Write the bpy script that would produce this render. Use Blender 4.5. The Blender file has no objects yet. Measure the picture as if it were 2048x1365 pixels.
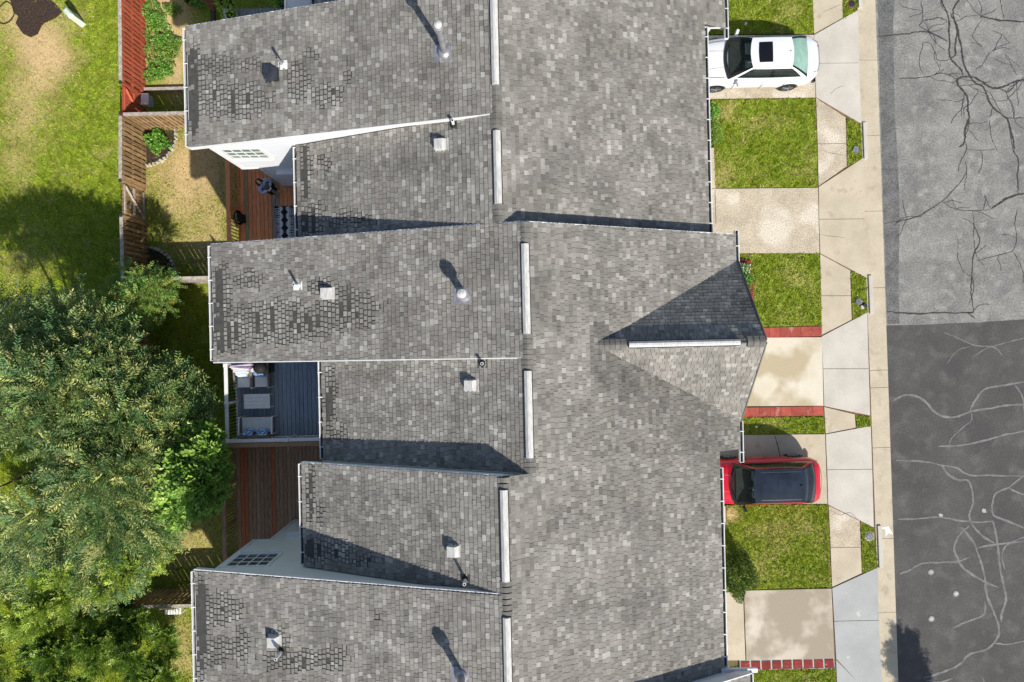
import bpy, math, random
import numpy as np
from mathutils import Vector, Matrix, noise as mnoise

scene = bpy.context.scene
col = scene.collection
rng = np.random.default_rng(7)
random.seed(7)

# ------------------------------------------------------------ camera, sky, sun
FPX, CAM_Z, ROLL = 1251.6, 25.0, math.radians(1.3)
cam_data = bpy.data.cameras.new('camera'); cam_data.sensor_width = 36; cam_data.lens = 22
cam_data.clip_start = 0.5; cam_data.clip_end = 3000
cam = bpy.data.objects.new('camera', cam_data); col.objects.link(cam)
cam.location = (0, 0, CAM_Z); cam.rotation_euler = (0, 0, -ROLL)
scene.camera = cam

SUN_DIR = Vector((0.57, -0.98, 1.0)).normalized()
elev = math.asin(SUN_DIR.z)
world = bpy.data.worlds.new('World'); scene.world = world; world.use_nodes = True
wn = world.node_tree; bg = wn.nodes['Background']
sky = wn.nodes.new('ShaderNodeTexSky'); sky.sky_type = 'NISHITA'; sky.sun_disc = False
sky.sun_elevation = elev; sky.sun_rotation = math.atan2(SUN_DIR.x, SUN_DIR.y)
wn.links.new(sky.outputs[0], bg.inputs[0]); bg.inputs[1].default_value = 0.11
sun_data = bpy.data.lights.new('sun', 'SUN'); sun_data.energy = 4.8; sun_data.angle = math.radians(0.55)
sun_data.color = (1.0, 0.955, 0.88)
sun = bpy.data.objects.new('sun', sun_data); col.objects.link(sun)
sun.rotation_euler = SUN_DIR.to_track_quat('Z', 'Y').to_euler(); sun.location = (20, -35, 40)
vs = scene.view_settings
vs.view_transform = 'Standard'; vs.look = 'None'; vs.gamma = 1; vs.use_curve_mapping = False; vs.exposure = 0.26

# ------------------------------------------------------------ measuring helpers
CT, ST = math.cos(ROLL), math.sin(ROLL)
def P(px, py, z=0.0):
    d = CAM_Z - z; u = (px - 1024) * d / FPX; v = (682.5 - py) * d / FPX
    return Vector((u * CT + v * ST, -u * ST + v * CT, z))
def PY(px, py, Y):
    a = (px - 1024) / FPX; b = (682.5 - py) / FPX
    d = Y / (-a * ST + b * CT)
    return Vector((d * (a * CT + b * ST), Y, CAM_Z - d))
def S(r, g, b):
    def f(c):
        c /= 255.0
        return c / 12.92 if c <= .04045 else ((c + .055) / 1.055) ** 2.4
    return (f(r), f(g), f(b))
def nz(x, y, s=1.0, o=0.0):
    return mnoise.noise((x * s + o, y * s - o, o * 1.7))

# ------------------------------------------------------------ materials
def new_mat(name):
    m = bpy.data.materials.new(name); m.use_nodes = True
    nt = m.node_tree; return m, nt, nt.nodes['Principled BSDF']
def N(nt, t, **kw):
    n = nt.nodes.new(t)
    for k, v in kw.items(): setattr(n, k, v)
    return n
def c4(c): return (c[0], c[1], c[2], 1.0)
def pos(nt, scale=(1, 1, 1)):
    g = N(nt, 'ShaderNodeNewGeometry'); mp = N(nt, 'ShaderNodeMapping'); mp.inputs['Scale'].default_value = scale
    nt.links.new(g.outputs['Position'], mp.inputs['Vector']); return mp.outputs[0]
def tex(nt, vec, scale, detail=4, rough=.6):
    t = N(nt, 'ShaderNodeTexNoise'); t.inputs['Scale'].default_value = scale; t.inputs['Detail'].default_value = detail
    t.inputs['Roughness'].default_value = rough; nt.links.new(vec, t.inputs['Vector']); return t.outputs['Fac']
def ramp(nt, fac, a, b, lo=.35, hi=.65):
    r = N(nt, 'ShaderNodeMapRange'); r.inputs['From Min'].default_value = lo; r.inputs['From Max'].default_value = hi
    r.inputs['To Min'].default_value = a; r.inputs['To Max'].default_value = b
    nt.links.new(fac, r.inputs['Value']); return r.outputs[0]
def mix(nt, fac, a, b, mode='MIX'):
    x = N(nt, 'ShaderNodeMix', data_type='RGBA', blend_type=mode)
    for sock, v in ((x.inputs[0], fac), (x.inputs[6], a), (x.inputs[7], b)):
        if isinstance(v, (int, float)): sock.default_value = v
        elif isinstance(v, tuple): sock.default_value = c4(v)
        else: nt.links.new(v, sock)
    return x.outputs[2]
def scale_col(nt, colr, val):
    cb = N(nt, 'ShaderNodeCombineXYZ')
    for i in range(3): nt.links.new(val, cb.inputs[i])
    return mix(nt, 1.0, colr, cb.outputs[0], 'MULTIPLY')
def bump(nt, bsdf, h, strength=.3, dist=.01):
    b = N(nt, 'ShaderNodeBump'); b.inputs['Strength'].default_value = strength; b.inputs['Distance'].default_value = dist
    nt.links.new(h, b.inputs['Height']); nt.links.new(b.outputs[0], bsdf.inputs['Normal'])
def M(name, c1, c2=None, scale=3, rough=.8, metal=0, stretch=(1, 1, 1), fine=0.0, fscale=60, per=0.0, bmp=0.0, spec=.3, lo=.35, hi=.65, c3=None, s3=.4, lo3=.52, hi3=.58, coat=0):
    m, nt, b = new_mat(name)
    v = pos(nt, stretch); c = c1
    if c2: c = mix(nt, ramp(nt, tex(nt, v, scale), 0, 1, lo, hi), c1, c2)
    if c3: c = mix(nt, ramp(nt, tex(nt, v, s3, 3, .45), 0, 1, lo3, hi3), c, c3)
    if fine:
        f = tex(nt, v, fscale, 2, .5); c = scale_col(nt, c, ramp(nt, f, 1 - fine, 1 + fine, .3, .7))
        if bmp: bump(nt, b, f, bmp)
    if per:
        oi = N(nt, 'ShaderNodeObjectInfo'); c = scale_col(nt, c, ramp(nt, oi.outputs['Random'], 1 - per, 1 + per, 0, 1))
    if isinstance(c, tuple): b.inputs['Base Color'].default_value = c4(c)
    else: nt.links.new(c, b.inputs['Base Color'])
    b.inputs['Roughness'].default_value = rough; b.inputs['Metallic'].default_value = metal
    b.inputs['Specular IOR Level'].default_value = spec; b.inputs['Coat Weight'].default_value = coat
    return m
def leaf_mat(name, trans=.35, rough=.55):
    m, nt, b = new_mat(name)
    a = N(nt, 'ShaderNodeAttribute', attribute_name='tone')
    nt.links.new(a.outputs['Color'], b.inputs['Base Color']); b.inputs['Roughness'].default_value = rough
    b.inputs['Specular IOR Level'].default_value = .35
    t = N(nt, 'ShaderNodeBsdfTranslucent'); nt.links.new(a.outputs['Color'], t.inputs[0])
    ms = N(nt, 'ShaderNodeMixShader'); ms.inputs[0].default_value = trans
    out = nt.nodes['Material Output']
    nt.links.new(b.outputs[0], ms.inputs[1]); nt.links.new(t.outputs[0], ms.inputs[2]); nt.links.new(ms.outputs[0], out.inputs[0])
    return m
def tone_mat(name, fine=.12, fscale=45, blotch=.12, rough=.9, bmp=.3, spec=.25):
    m, nt, b = new_mat(name)
    a = N(nt, 'ShaderNodeAttribute', attribute_name='tone'); v = pos(nt)
    f = tex(nt, v, fscale, 3, .65)
    c = scale_col(nt, a.outputs['Color'], ramp(nt, f, 1 - fine, 1 + fine, .3, .7))
    if blotch: c = scale_col(nt, c, ramp(nt, tex(nt, v, .75, 4, .6), 1 - blotch, 1 + blotch, .35, .65))
    nt.links.new(c, b.inputs['Base Color']); b.inputs['Roughness'].default_value = rough
    b.inputs['Specular IOR Level'].default_value = spec
    if bmp: bump(nt, b, f, bmp, .004)
    return m
def glass_mat(name, tint, alpha=.55, rough=.03):
    m, nt, b = new_mat(name)
    t = N(nt, 'ShaderNodeBsdfTransparent'); t.inputs[0].default_value = c4(tint)
    b.inputs['Base Color'].default_value = (.02, .03, .03, 1); b.inputs['Roughness'].default_value = rough
    b.inputs['Specular IOR Level'].default_value = .6
    ms = N(nt, 'ShaderNodeMixShader'); ms.inputs[0].default_value = alpha
    nt.links.new(t.outputs[0], ms.inputs[1]); nt.links.new(b.outputs[0], ms.inputs[2])
    nt.links.new(ms.outputs[0], nt.nodes['Material Output'].inputs[0]); return m

MT = {}
MT['shingle'] = tone_mat('asphalt_shingle', .22, 34, .2)
MT['underlay'] = M('mossy_underlay', S(82, 80, 75), S(66, 65, 61), 6, .95, fine=.2, fscale=60)
MT['cap'] = M('ridge_cap_shingle', S(118, 115, 109), S(98, 96, 91), 5, .95, fine=.12, fscale=50, per=.1)
MT['white_trim'] = M('white_painted_trim', S(228, 228, 226), S(214, 214, 212), 2.5, .45)
MT['vent_metal'] = M('weathered_white_metal', S(206, 204, 199), S(178, 176, 171), 4, .5, stretch=(5, 1, 1), c3=S(140, 138, 132), s3=7, lo3=.68, hi3=.74)
MT['galv'] = M('galvanised_metal', S(176, 174, 178), S(150, 148, 152), 8, .45, metal=.55)
MT['dark_metal'] = M('dark_painted_metal', S(62, 66, 74), S(48, 52, 58), 6, .5, metal=.2)
MT['black'] = M('black_rubber', S(26, 26, 27), S(36, 36, 37), 9, .7)
MT['siding_white'] = M('white_vinyl_siding', S(222, 223, 226), S(214, 215, 219), 1.5, .55, stretch=(1, 1, 9))
MT['siding_sage'] = M('pale_sage_vinyl_siding', S(224, 226, 216), S(216, 219, 208), 1.5, .55, stretch=(1, 1, 9))
MT['siding_blue'] = M('pale_grey_blue_siding', S(186, 196, 206), S(178, 188, 199), 1.5, .55, stretch=(1, 1, 9))
MT['brick'] = M('foundation_masonry', S(138, 120, 108), S(116, 100, 90), 5, .9)
MT['fascia'] = MT['white_trim']
MT['wood_red'] = M('red_stained_board', S(194, 102, 74), S(168, 80, 58), 5, .8, stretch=(3, 3, .6), fine=.12, fscale=30, per=.14)
MT['wood_brown'] = M('weathered_brown_board', S(178, 146, 106), S(128, 104, 74), 5, .9, stretch=(3, 3, .6), fine=.15, fscale=30, per=.22)
MT['wood_grey'] = M('silvered_wood', S(190, 180, 168), S(146, 136, 124), 7, .9, fine=.15, fscale=25, per=.1)
MT['wood_dark'] = M('dark_weathered_wood', S(92, 74, 58), S(66, 53, 42), 5, .9, fine=.15, fscale=25, per=.15)
MT['deck_orange'] = M('orange_stained_decking', S(228, 148, 98), S(204, 124, 80), 4, .7, stretch=(5, .8, 1), fine=.14, fscale=25, per=.12)
MT['deck_green'] = M('bare_treated_decking', S(168, 154, 108), S(142, 130, 92), 4, .85, stretch=(5, .8, 1), fine=.12, fscale=25, per=.06)
MT['deck_grey'] = M('silvered_decking', S(170, 144, 122), S(140, 116, 98), 4, .85, stretch=(5, .8, 1), fine=.12, fscale=25, per=.08)
MT['deck_blue'] = M('slate_blue_decking', S(140, 150, 160), S(126, 136, 147), 3, .6, stretch=(4, .7, 1), fine=.1, fscale=30, per=.1)
MT['deck_brown'] = M('peeling_dark_brown_decking', S(166, 128, 98), S(136, 104, 80), 5, .85, stretch=(6, .6, 1), fine=.2, fscale=30, per=.16, c3=S(172, 144, 128), s3=6, lo3=.58, hi3=.68)
MT['deck_rust'] = M('rust_red_decking', S(182, 108, 72), S(160, 90, 62), 4, .85, stretch=(6, .6, 1), fine=.14, fscale=25, per=.06)
MT['deck_slate'] = M('grey_composite_decking', S(152, 152, 152), S(134, 134, 136), 4, .8, stretch=(4, .7, 1), fine=.1, fscale=25, per=.08)
MT['concrete_light'] = M('pale_new_concrete', S(196, 190, 178), S(182, 176, 164), .9, .9, fine=.06, fscale=18, bmp=.1, c3=S(180, 173, 158), s3=1.1, lo3=.62, hi3=.8)
MT['concrete_tan'] = M('tan_concrete', S(192, 180, 157), S(178, 166, 144), 1.1, .9, fine=.09, fscale=25, bmp=.15, c3=S(166, 152, 130), s3=2, lo3=.6, hi3=.75)
MT['concrete_worn'] = M('worn_aggregate_concrete', S(188, 175, 153), S(166, 154, 134), 1.6, .95, fine=.3, fscale=20, bmp=.35, c3=S(202, 192, 174), s3=.8, lo3=.5, hi3=.62)
MT['concrete_wet'] = M('concrete_with_tan_stains', S(200, 190, 168), S(210, 202, 184), .8, .85, fine=.07, fscale=25, c3=S(176, 162, 134), s3=.6, lo3=.47, hi3=.57)
MT['concrete_brown'] = M('concrete_with_brown_wash', S(196, 187, 171), S(178, 168, 150), .8, .85, fine=.08, fscale=25, c3=S(154, 143, 125), s3=.7, lo3=.42, hi3=.52)
MT['concrete_grey_and_shade'] = M('grey_concrete_with_painted_shade', S(168, 169, 166), S(158, 159, 156), .9, .9, fine=.06, fscale=20, c3=S(212, 206, 192), s3=1.5, lo3=.66, hi3=.74)  # on the lowest apron: tree shade painted in grey, sun dapples in cream
MT['asphalt_old'] = M('old_cracked_asphalt', S(136, 134, 129), S(112, 111, 107), .7, .95, fine=.28, fscale=16, bmp=.5, c3=S(144, 142, 136), s3=2.4, lo3=.5, hi3=.72)
MT['asphalt_new'] = M('sealed_dark_asphalt', S(84, 82, 79), S(72, 70, 68), .6, .85, fine=.22, fscale=18, bmp=.35, c3=S(94, 92, 89), s3=1.7, lo3=.52, hi3=.75)
MT['asphalt_strip'] = M('asphalt_edge_strip', S(112, 112, 109), S(90, 90, 88), 2.2, .95, fine=.34, fscale=16, bmp=.5)
MT['crack_dark'] = M('open_crack', S(48, 47, 45), S(70, 69, 66), 6, .95)
MT['crack_light'] = M('pale_crack_sealant', S(126, 125, 123), S(98, 97, 96), 3, .8)
MT['soil'] = M('bare_soil', S(132, 104, 78), S(98, 76, 58), 3, .98, fine=.25, fscale=25, bmp=.5)
MT['mulch'] = M('dark_mulch', S(74, 58, 48), S(44, 36, 31), 14, .98, fine=.4, fscale=40, bmp=.8)
MT['ground'] = M('earth', S(112, 98, 70), S(92, 96, 52), 1.2, .98, fine=.2, fscale=20)
MT['lawn'] = tone_mat('lawn_soil', .25, 16, .08, .98, .5)
MT['blade'] = leaf_mat('grass_blade', .25, .7)
MT['leaf'] = leaf_mat('tree_leaf', .3, .38)
MT['bark'] = M('bark', S(104, 86, 66), S(72, 60, 48), 9, .95, fine=.2, fscale=40)
MT['paver_red'] = M('red_paver', S(170, 84, 70), S(146, 68, 58), 3, .85, fine=.12, fscale=40, per=.16, c3=S(186, 128, 114), s3=2.4, lo3=.6, hi3=.72)
MT['paver_dark'] = M('dark_red_paver', S(136, 50, 44), S(112, 40, 37), 5, .85, fine=.12, fscale=40, per=.14, c3=S(176, 110, 100), s3=6, lo3=.62, hi3=.7)
MT['gravel'] = M('white_gravel', S(205, 202, 196), S(140, 136, 130), 40, .95, fine=.3, fscale=70, bmp=.6)
MT['stone'] = M('pale_edging_stone', S(196, 188, 170), S(158, 150, 134), 6, .9, per=.15)
MT['paint_white'] = M('white_car_paint', S(220, 221, 224), None, 1, .25, spec=.5, coat=.7)
MT['paint_red'] = M('red_car_paint', S(196, 14, 40), None, 1, .28, spec=.5, coat=.6)
MT['car_black'] = M('black_gloss_trim', S(18, 19, 22), None, 1, .2, spec=.5)
MT['tyre'] = MT['black']
MT['rim'] = M('alloy_rim', S(190, 192, 196), None, 1, .3, metal=.7)
MT['car_glass'] = glass_mat('car_glass', (.8, .9, .86), .18)
MT['car_glass_dark'] = glass_mat('dark_tinted_glass', (.3, .34, .36), .72)
MT['rear_glass'] = M('pale_green_rear_glass', S(140, 172, 156), S(118, 152, 140), 3, .12, spec=.5)
MT['panel_glass'] = M('blue_black_roof_glass', S(30, 36, 46), S(40, 48, 60), 2, .08, spec=.5)
MT['seat_grey'] = M('grey_car_upholstery', S(158, 168, 166), S(130, 140, 138), 6, .9)
MT['dash'] = M('dark_dashboard', S(42, 42, 42), S(56, 54, 50), 6, .8)
MT['tail_light'] = M('red_lamp_lens', S(150, 24, 26), None, 1, .2, spec=.5)
MT['pane'] = M('window_glass', S(132, 148, 136), S(104, 122, 112), 1.6, .08, spec=.6)
MT['pane_dark'] = M('dark_window_glass', S(70, 78, 74), S(96, 96, 82), 2.5, .08, spec=.6)
MT['cushion'] = M('pale_grey_cushion', S(214, 216, 212), S(202, 204, 200), 5, .95)
MT['pillow_blue'] = M('blue_patterned_cloth', S(66, 118, 176), S(206, 220, 228), 16, .95, lo=.5, hi=.56)
MT['pillow_white'] = M('white_blue_patterned_cloth', S(222, 232, 236), S(150, 194, 216), 14, .95, lo=.54, hi=.62)
MT['furn_white'] = M('white_grey_furniture', S(232, 230, 226), S(220, 218, 214), 4, .6)
MT['furn_wood'] = M('brown_grey_furniture_frame', S(132, 116, 102), S(106, 92, 82), 6, .7)
MT['canopy_p'] = M('purple_cloth', S(150, 124, 178), S(110, 86, 142), 5, .95)
MT['canopy_w'] = M('white_cloth', S(224, 218, 222), S(196, 190, 196), 5, .95)
MT['skin'] = M('skin', S(206, 160, 136), None, 1, .6)
MT['hair'] = M('dark_brown_hair', S(42, 28, 24), S(58, 40, 32), 20, .6)
MT['tee'] = M('slate_blue_cotton', S(104, 132, 150), S(92, 120, 138), 6, .95)
MT['overshirt'] = M('light_blue_cotton', S(168, 192, 226), S(146, 172, 212), 6, .95)
MT['trousers'] = M('black_cotton', S(22, 22, 25), None, 1, .95)
MT['shoe'] = M('beige_suede', S(184, 146, 122), None, 1, .9)
MT['terracotta'] = M('terracotta', S(156, 92, 72), S(134, 76, 60), 6, .85)
MT['teal'] = M('teal_glazed_pot', S(46, 98, 96), S(36, 80, 80), 5, .35)
MT['lid_grey'] = M('cast_meter_lid', S(140, 142, 146), S(104, 106, 110), 9, .7, metal=.3)
MT['lid_black'] = M('black_meter_lid', S(34, 38, 44), S(50, 54, 60), 9, .6)
MT['pedestal'] = M('pale_green_plastic', S(204, 214, 196), S(190, 202, 184), 4, .6)
MT['hose'] = M('black_hose', S(40, 36, 30), None, 1, .6)
MT['paint_mark'] = M('white_road_paint', S(226, 226, 224), S(206, 206, 203), 9, .8)

MT['rug_base'] = M('black_rug_pile', S(24, 27, 36), S(34, 37, 46), 9, .95)

# ------------------------------------------------------------ mesh helpers
def mesh_from(name, v, f, mats=(), smooth=False, midx=None):
    me = bpy.data.meshes.new(name); me.from_pydata([tuple(p) for p in v], [], f)
    for m in mats: me.materials.append(m)
    if midx: me.polygons.foreach_set('material_index', midx)
    if smooth: me.polygons.foreach_set('use_smooth', [True] * len(me.polygons))
    me.update(); return me
def np_mesh(name, verts, faces_per, nv, mat, tone=None, smooth=False):
    """verts (n,nv,3); faces_per: list of index tuples inside one piece; tone (n,3) one colour a piece."""
    n = verts.shape[0]; V = verts.reshape(-1, 3).astype(np.float32)
    loops = []; tot = []
    base = (np.arange(n) * nv)[:, None]
    for f in faces_per: tot.append(len(f))
    flat = np.array([i for f in faces_per for i in f])[None, :]
    loops = (base + flat).reshape(-1).astype(np.int32)
    totals = np.tile(np.array(tot, dtype=np.int32), n)
    starts = np.concatenate([[0], np.cumsum(totals)[:-1]]).astype(np.int32)
    me = bpy.data.meshes.new(name)
    me.vertices.add(len(V)); me.vertices.foreach_set('co', V.ravel())
    me.loops.add(len(loops)); me.loops.foreach_set('vertex_index', loops)
    me.polygons.add(len(totals)); me.polygons.foreach_set('loop_start', starts)
    me.materials.append(mat); me.update(calc_edges=True)
    if tone is not None:
        a = me.color_attributes.new('tone', 'FLOAT_COLOR', 'POINT')
        t = np.ones((n, nv, 4), np.float32); t[:, :, :3] = tone[:, None, :]
        a.data.foreach_set('color', t.ravel())
    me.polygons.foreach_set('use_smooth', np.full(len(totals), smooth, bool))
    return me
def ob(name, me, parent=None, world_space=True, **props):
    o = bpy.data.objects.new(name, me); col.objects.link(o)
    if parent is not None:
        o.parent = parent
        if world_space and parent.type == 'EMPTY': o.matrix_parent_inverse = parent_matrix(parent).inverted()
    for k, v in props.items(): o[k] = v
    return o
def parent_matrix(e): return Matrix.LocRotScale(e.location, e.rotation_euler, None)
def thing(name, label, cat, loc=(0, 0, 0), rz=0, group=None):
    o = bpy.data.objects.new(name, None); col.objects.link(o); o.empty_display_size = .2
    o.location = loc; o.rotation_euler = (0, 0, rz); o['label'] = label; o['category'] = cat
    if group: o['group'] = group
    return o
def tag(o, label, cat, group=None, kind=None):
    o['label'] = label
    if cat: o['category'] = cat
    if group: o['group'] = group
    if kind: o['kind'] = kind
    return o
class MB:
    def __init__(s): s.v = []; s.f = []; s.m = []
    def add(s, v, f, m=0):
        b = len(s.v); s.v += [tuple(p) for p in v]; s.f += [tuple(i + b for i in q) for q in f]; s.m += [m] * len(f); return s
    def box(s, c, d, rot=None, m=0, taper=1.0):
        hx, hy, hz = d[0] / 2, d[1] / 2, d[2] / 2
        pts = []
        for z in (-hz, hz):
            k = taper if z > 0 else 1.0
            for x, y in ((-hx, -hy), (hx, -hy), (hx, hy), (-hx, hy)): pts.append(Vector((x * k, y * k, z)))
        if rot is not None: pts = [rot @ p for p in pts]
        c = Vector(c)
        return s.add([p + c for p in pts], [(3, 2, 1, 0), (4, 5, 6, 7), (0, 1, 5, 4), (1, 2, 6, 5), (2, 3, 7, 6), (3, 0, 4, 7)], m)
    def bx(s, x0, x1, y0, y1, z0, z1, m=0): return s.box(((x0 + x1) / 2, (y0 + y1) / 2, (z0 + z1) / 2), (abs(x1 - x0), abs(y1 - y0), abs(z1 - z0)), None, m)
    def bar(s, a, b, w, h, m=0):
        a, b = Vector(a), Vector(b); d = b - a; L = d.length
        q = d.to_track_quat('Y', 'Z').to_matrix()
        return s.box((a + b) / 2, (w, L, h), q, m)
    def tube(s, pts, r, n=8, m=0, cap=True):
        pts = [Vector(p) for p in pts]; rs = r if isinstance(r, (list, tuple)) else [r] * len(pts)
        rings = []
        for i, p in enumerate(pts):
            t = (pts[min(i + 1, len(pts) - 1)] - pts[max(i - 1, 0)]).normalized()
            q = t.to_track_quat('Z', 'Y').to_matrix()
            rings.append([p + q @ Vector((rs[i] * math.cos(2 * math.pi * k / n), rs[i] * math.sin(2 * math.pi * k / n), 0)) for k in range(n)])
        v = [p for rg in rings for p in rg]; f = []
        for i in range(len(pts) - 1):
            for k in range(n):
                a, b = i * n + k, i * n + (k + 1) % n; f.append((a, b, b + n, a + n))
        if cap: f.append(tuple(range(n - 1, -1, -1))); f.append(tuple((len(pts) - 1) * n + k for k in range(n)))
        return s.add(v, f, m)
    def prism(s, poly, z0, z1, m=0):
        n = len(poly)
        ar = sum(poly[i][0] * poly[(i + 1) % n][1] - poly[(i + 1) % n][0] * poly[i][1] for i in range(n))
        if ar < 0: poly = poly[::-1]
        v = [(p[0], p[1], z0) for p in poly] + [(p[0], p[1], z1) for p in poly]
        f = [tuple(range(n - 1, -1, -1)), tuple(range(n, 2 * n))] + [(i, (i + 1) % n, (i + 1) % n + n, i + n) for i in range(n)]
        return s.add(v, f, m)
    def xz_prism(s, prof, y0, y1, m=0):
        n = len(prof); v = [(p[0], y0, p[1]) for p in prof] + [(p[0], y1, p[1]) for p in prof]
        ar = sum(prof[i][0] * prof[(i + 1) % n][1] - prof[(i + 1) % n][0] * prof[i][1] for i in range(n))
        f = [tuple(range(n)), tuple(range(2 * n - 1, n - 1, -1))] + [(i, i + n, (i + 1) % n + n, (i + 1) % n) for i in range(n)]
        if ar < 0: f = [q[::-1] for q in f]
        return s.add(v, f, m)
    def build(s, name, mats, parent=None, smooth=False, world_space=True, **props):
        if not isinstance(mats, (list, tuple)): mats = [mats]
        return ob(name, mesh_from(name, s.v, s.f, mats, smooth, s.m), parent, world_space, **props)
def struct(name, mb, mat, label, parent=None, cat=None):
    o = mb.build(name, mat, parent); o['kind'] = 'structure'; o['label'] = label
    return o
def copy_to(o, parent=None, loc=None):
    c = o.copy(); col.objects.link(c); c.parent = parent
    if loc is not None: c.location = loc
    return c
def catmull(pts, n=5):
    out = []; p = [Vector(q) for q in pts]
    for i in range(len(p) - 1):
        a, b, c, d = p[max(i - 1, 0)], p[i], p[i + 1], p[min(i + 2, len(p) - 1)]
        for k in range(n):
            t = k / n
            out.append(.5 * ((2 * b) + (c - a) * t + (2 * a - 5 * b + 4 * c - d) * t * t + (3 * b - a - 3 * c + d) * t ** 3))
    out.append(p[-1]); return out
def in_poly(x, y, poly):
    r = np.zeros(x.shape, bool); n = len(poly)
    for i in range(n):
        x0, y0 = poly[i][:2]; x1, y1 = poly[(i + 1) % n][:2]
        c = ((y0 > y) != (y1 > y)) & (x < (x1 - x0) * (y - y0) / ((y1 - y0) or 1e-9) + x0); r ^= c
    return r
def to_px(x, y, z):
    k = FPX / (CAM_Z - z); return 1024 + (x * CT - y * ST) * k, 682.5 - (x * ST + y * CT) * k
def vnoise(x, y, s, o=0.0):
    return np.array([mnoise.noise((a * s + o, b * s - o, o)) for a, b in zip(x, y)])
# ============================================================ THE SETTING: ground, road, paving, lawns
ZG = -2.2                      # the back yards lie a storey lower than the street
gx = [-400, -60, -30, -16, -7, -6, 3, 4, 13.9, 15.2, 30, 60, 400]
gz = [ZG - .06] * 5 + [ZG - .06, -.3, -.12, -.12, -.3, -.3, -.3, -.3]
gy = [-400, -60, -20, 0, 20, 60, 400]
gv = [(x, y, z) for y in gy for x, z in zip(gx, gz)]
gf = [(j * len(gx) + i, j * len(gx) + i + 1, (j + 1) * len(gx) + i + 1, (j + 1) * len(gx) + i) for j in range(len(gy) - 1) for i in range(len(gx) - 1)]
struct('ground', MB().add(gv, gf), MT['ground'], 'earth under the yards and street')

def pw(pts, z=0.0): return [tuple(P(x, y, z)[:2]) for x, y in pts]
def shrink(poly, k=.012):
    cx = sum(p[0] for p in poly) / len(poly); cy = sum(p[1] for p in poly) / len(poly)
    return [(cx + (x - cx) * (1 - k / max(.2, math.hypot(x - cx, y - cy))), cy + (y - cy) * (1 - k / max(.2, math.hypot(x - cx, y - cy)))) for x, y in poly]

# road: old cracked asphalt to the north, dark sealed asphalt to the south
def xci(Y): return 14.297 - .0139 * Y
def xco(Y): return 15.0 - .011 * Y
ZR = -.062
seam = [P(1774, 651)[:2], P(1850, 650)[:2], P(1900, 647)[:2], P(1960, 645)[:2], P(2048, 639)[:2], (40, P(2048, 639)[1] + .6)]
old = [(xco(60), 60), (xco(seam[0][1]), seam[0][1])] + [tuple(s) for s in seam[1:]] + [(40, 60)]
new = [(xco(-60), -60), (xco(seam[0][1]), seam[0][1])] + [tuple(s) for s in seam[1:]] + [(40, -60)]
road = struct('road', MB().prism(new, ZR - .2, ZR), MT['asphalt_new'], 'dark sealed asphalt road with pale crack lines')
road_old = struct('road', MB().prism(old, ZR - .2, ZR + .004), MT['asphalt_old'], 'old light grey asphalt road with dark cracks')
strip = [tuple(P(x, y, ZR)[:2]) for x, y in ((1753, -80), (1796, -80), (1786, 40), (1787, 110), (1790, 230), (1796, 330), (1799, 440), (1797, 560), (1799, 648), (1775, 649), (1766, 400))]
MB().prism(strip, ZR, ZR + .0075).build('edge_strip', MT['asphalt_strip'], road_old)

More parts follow.
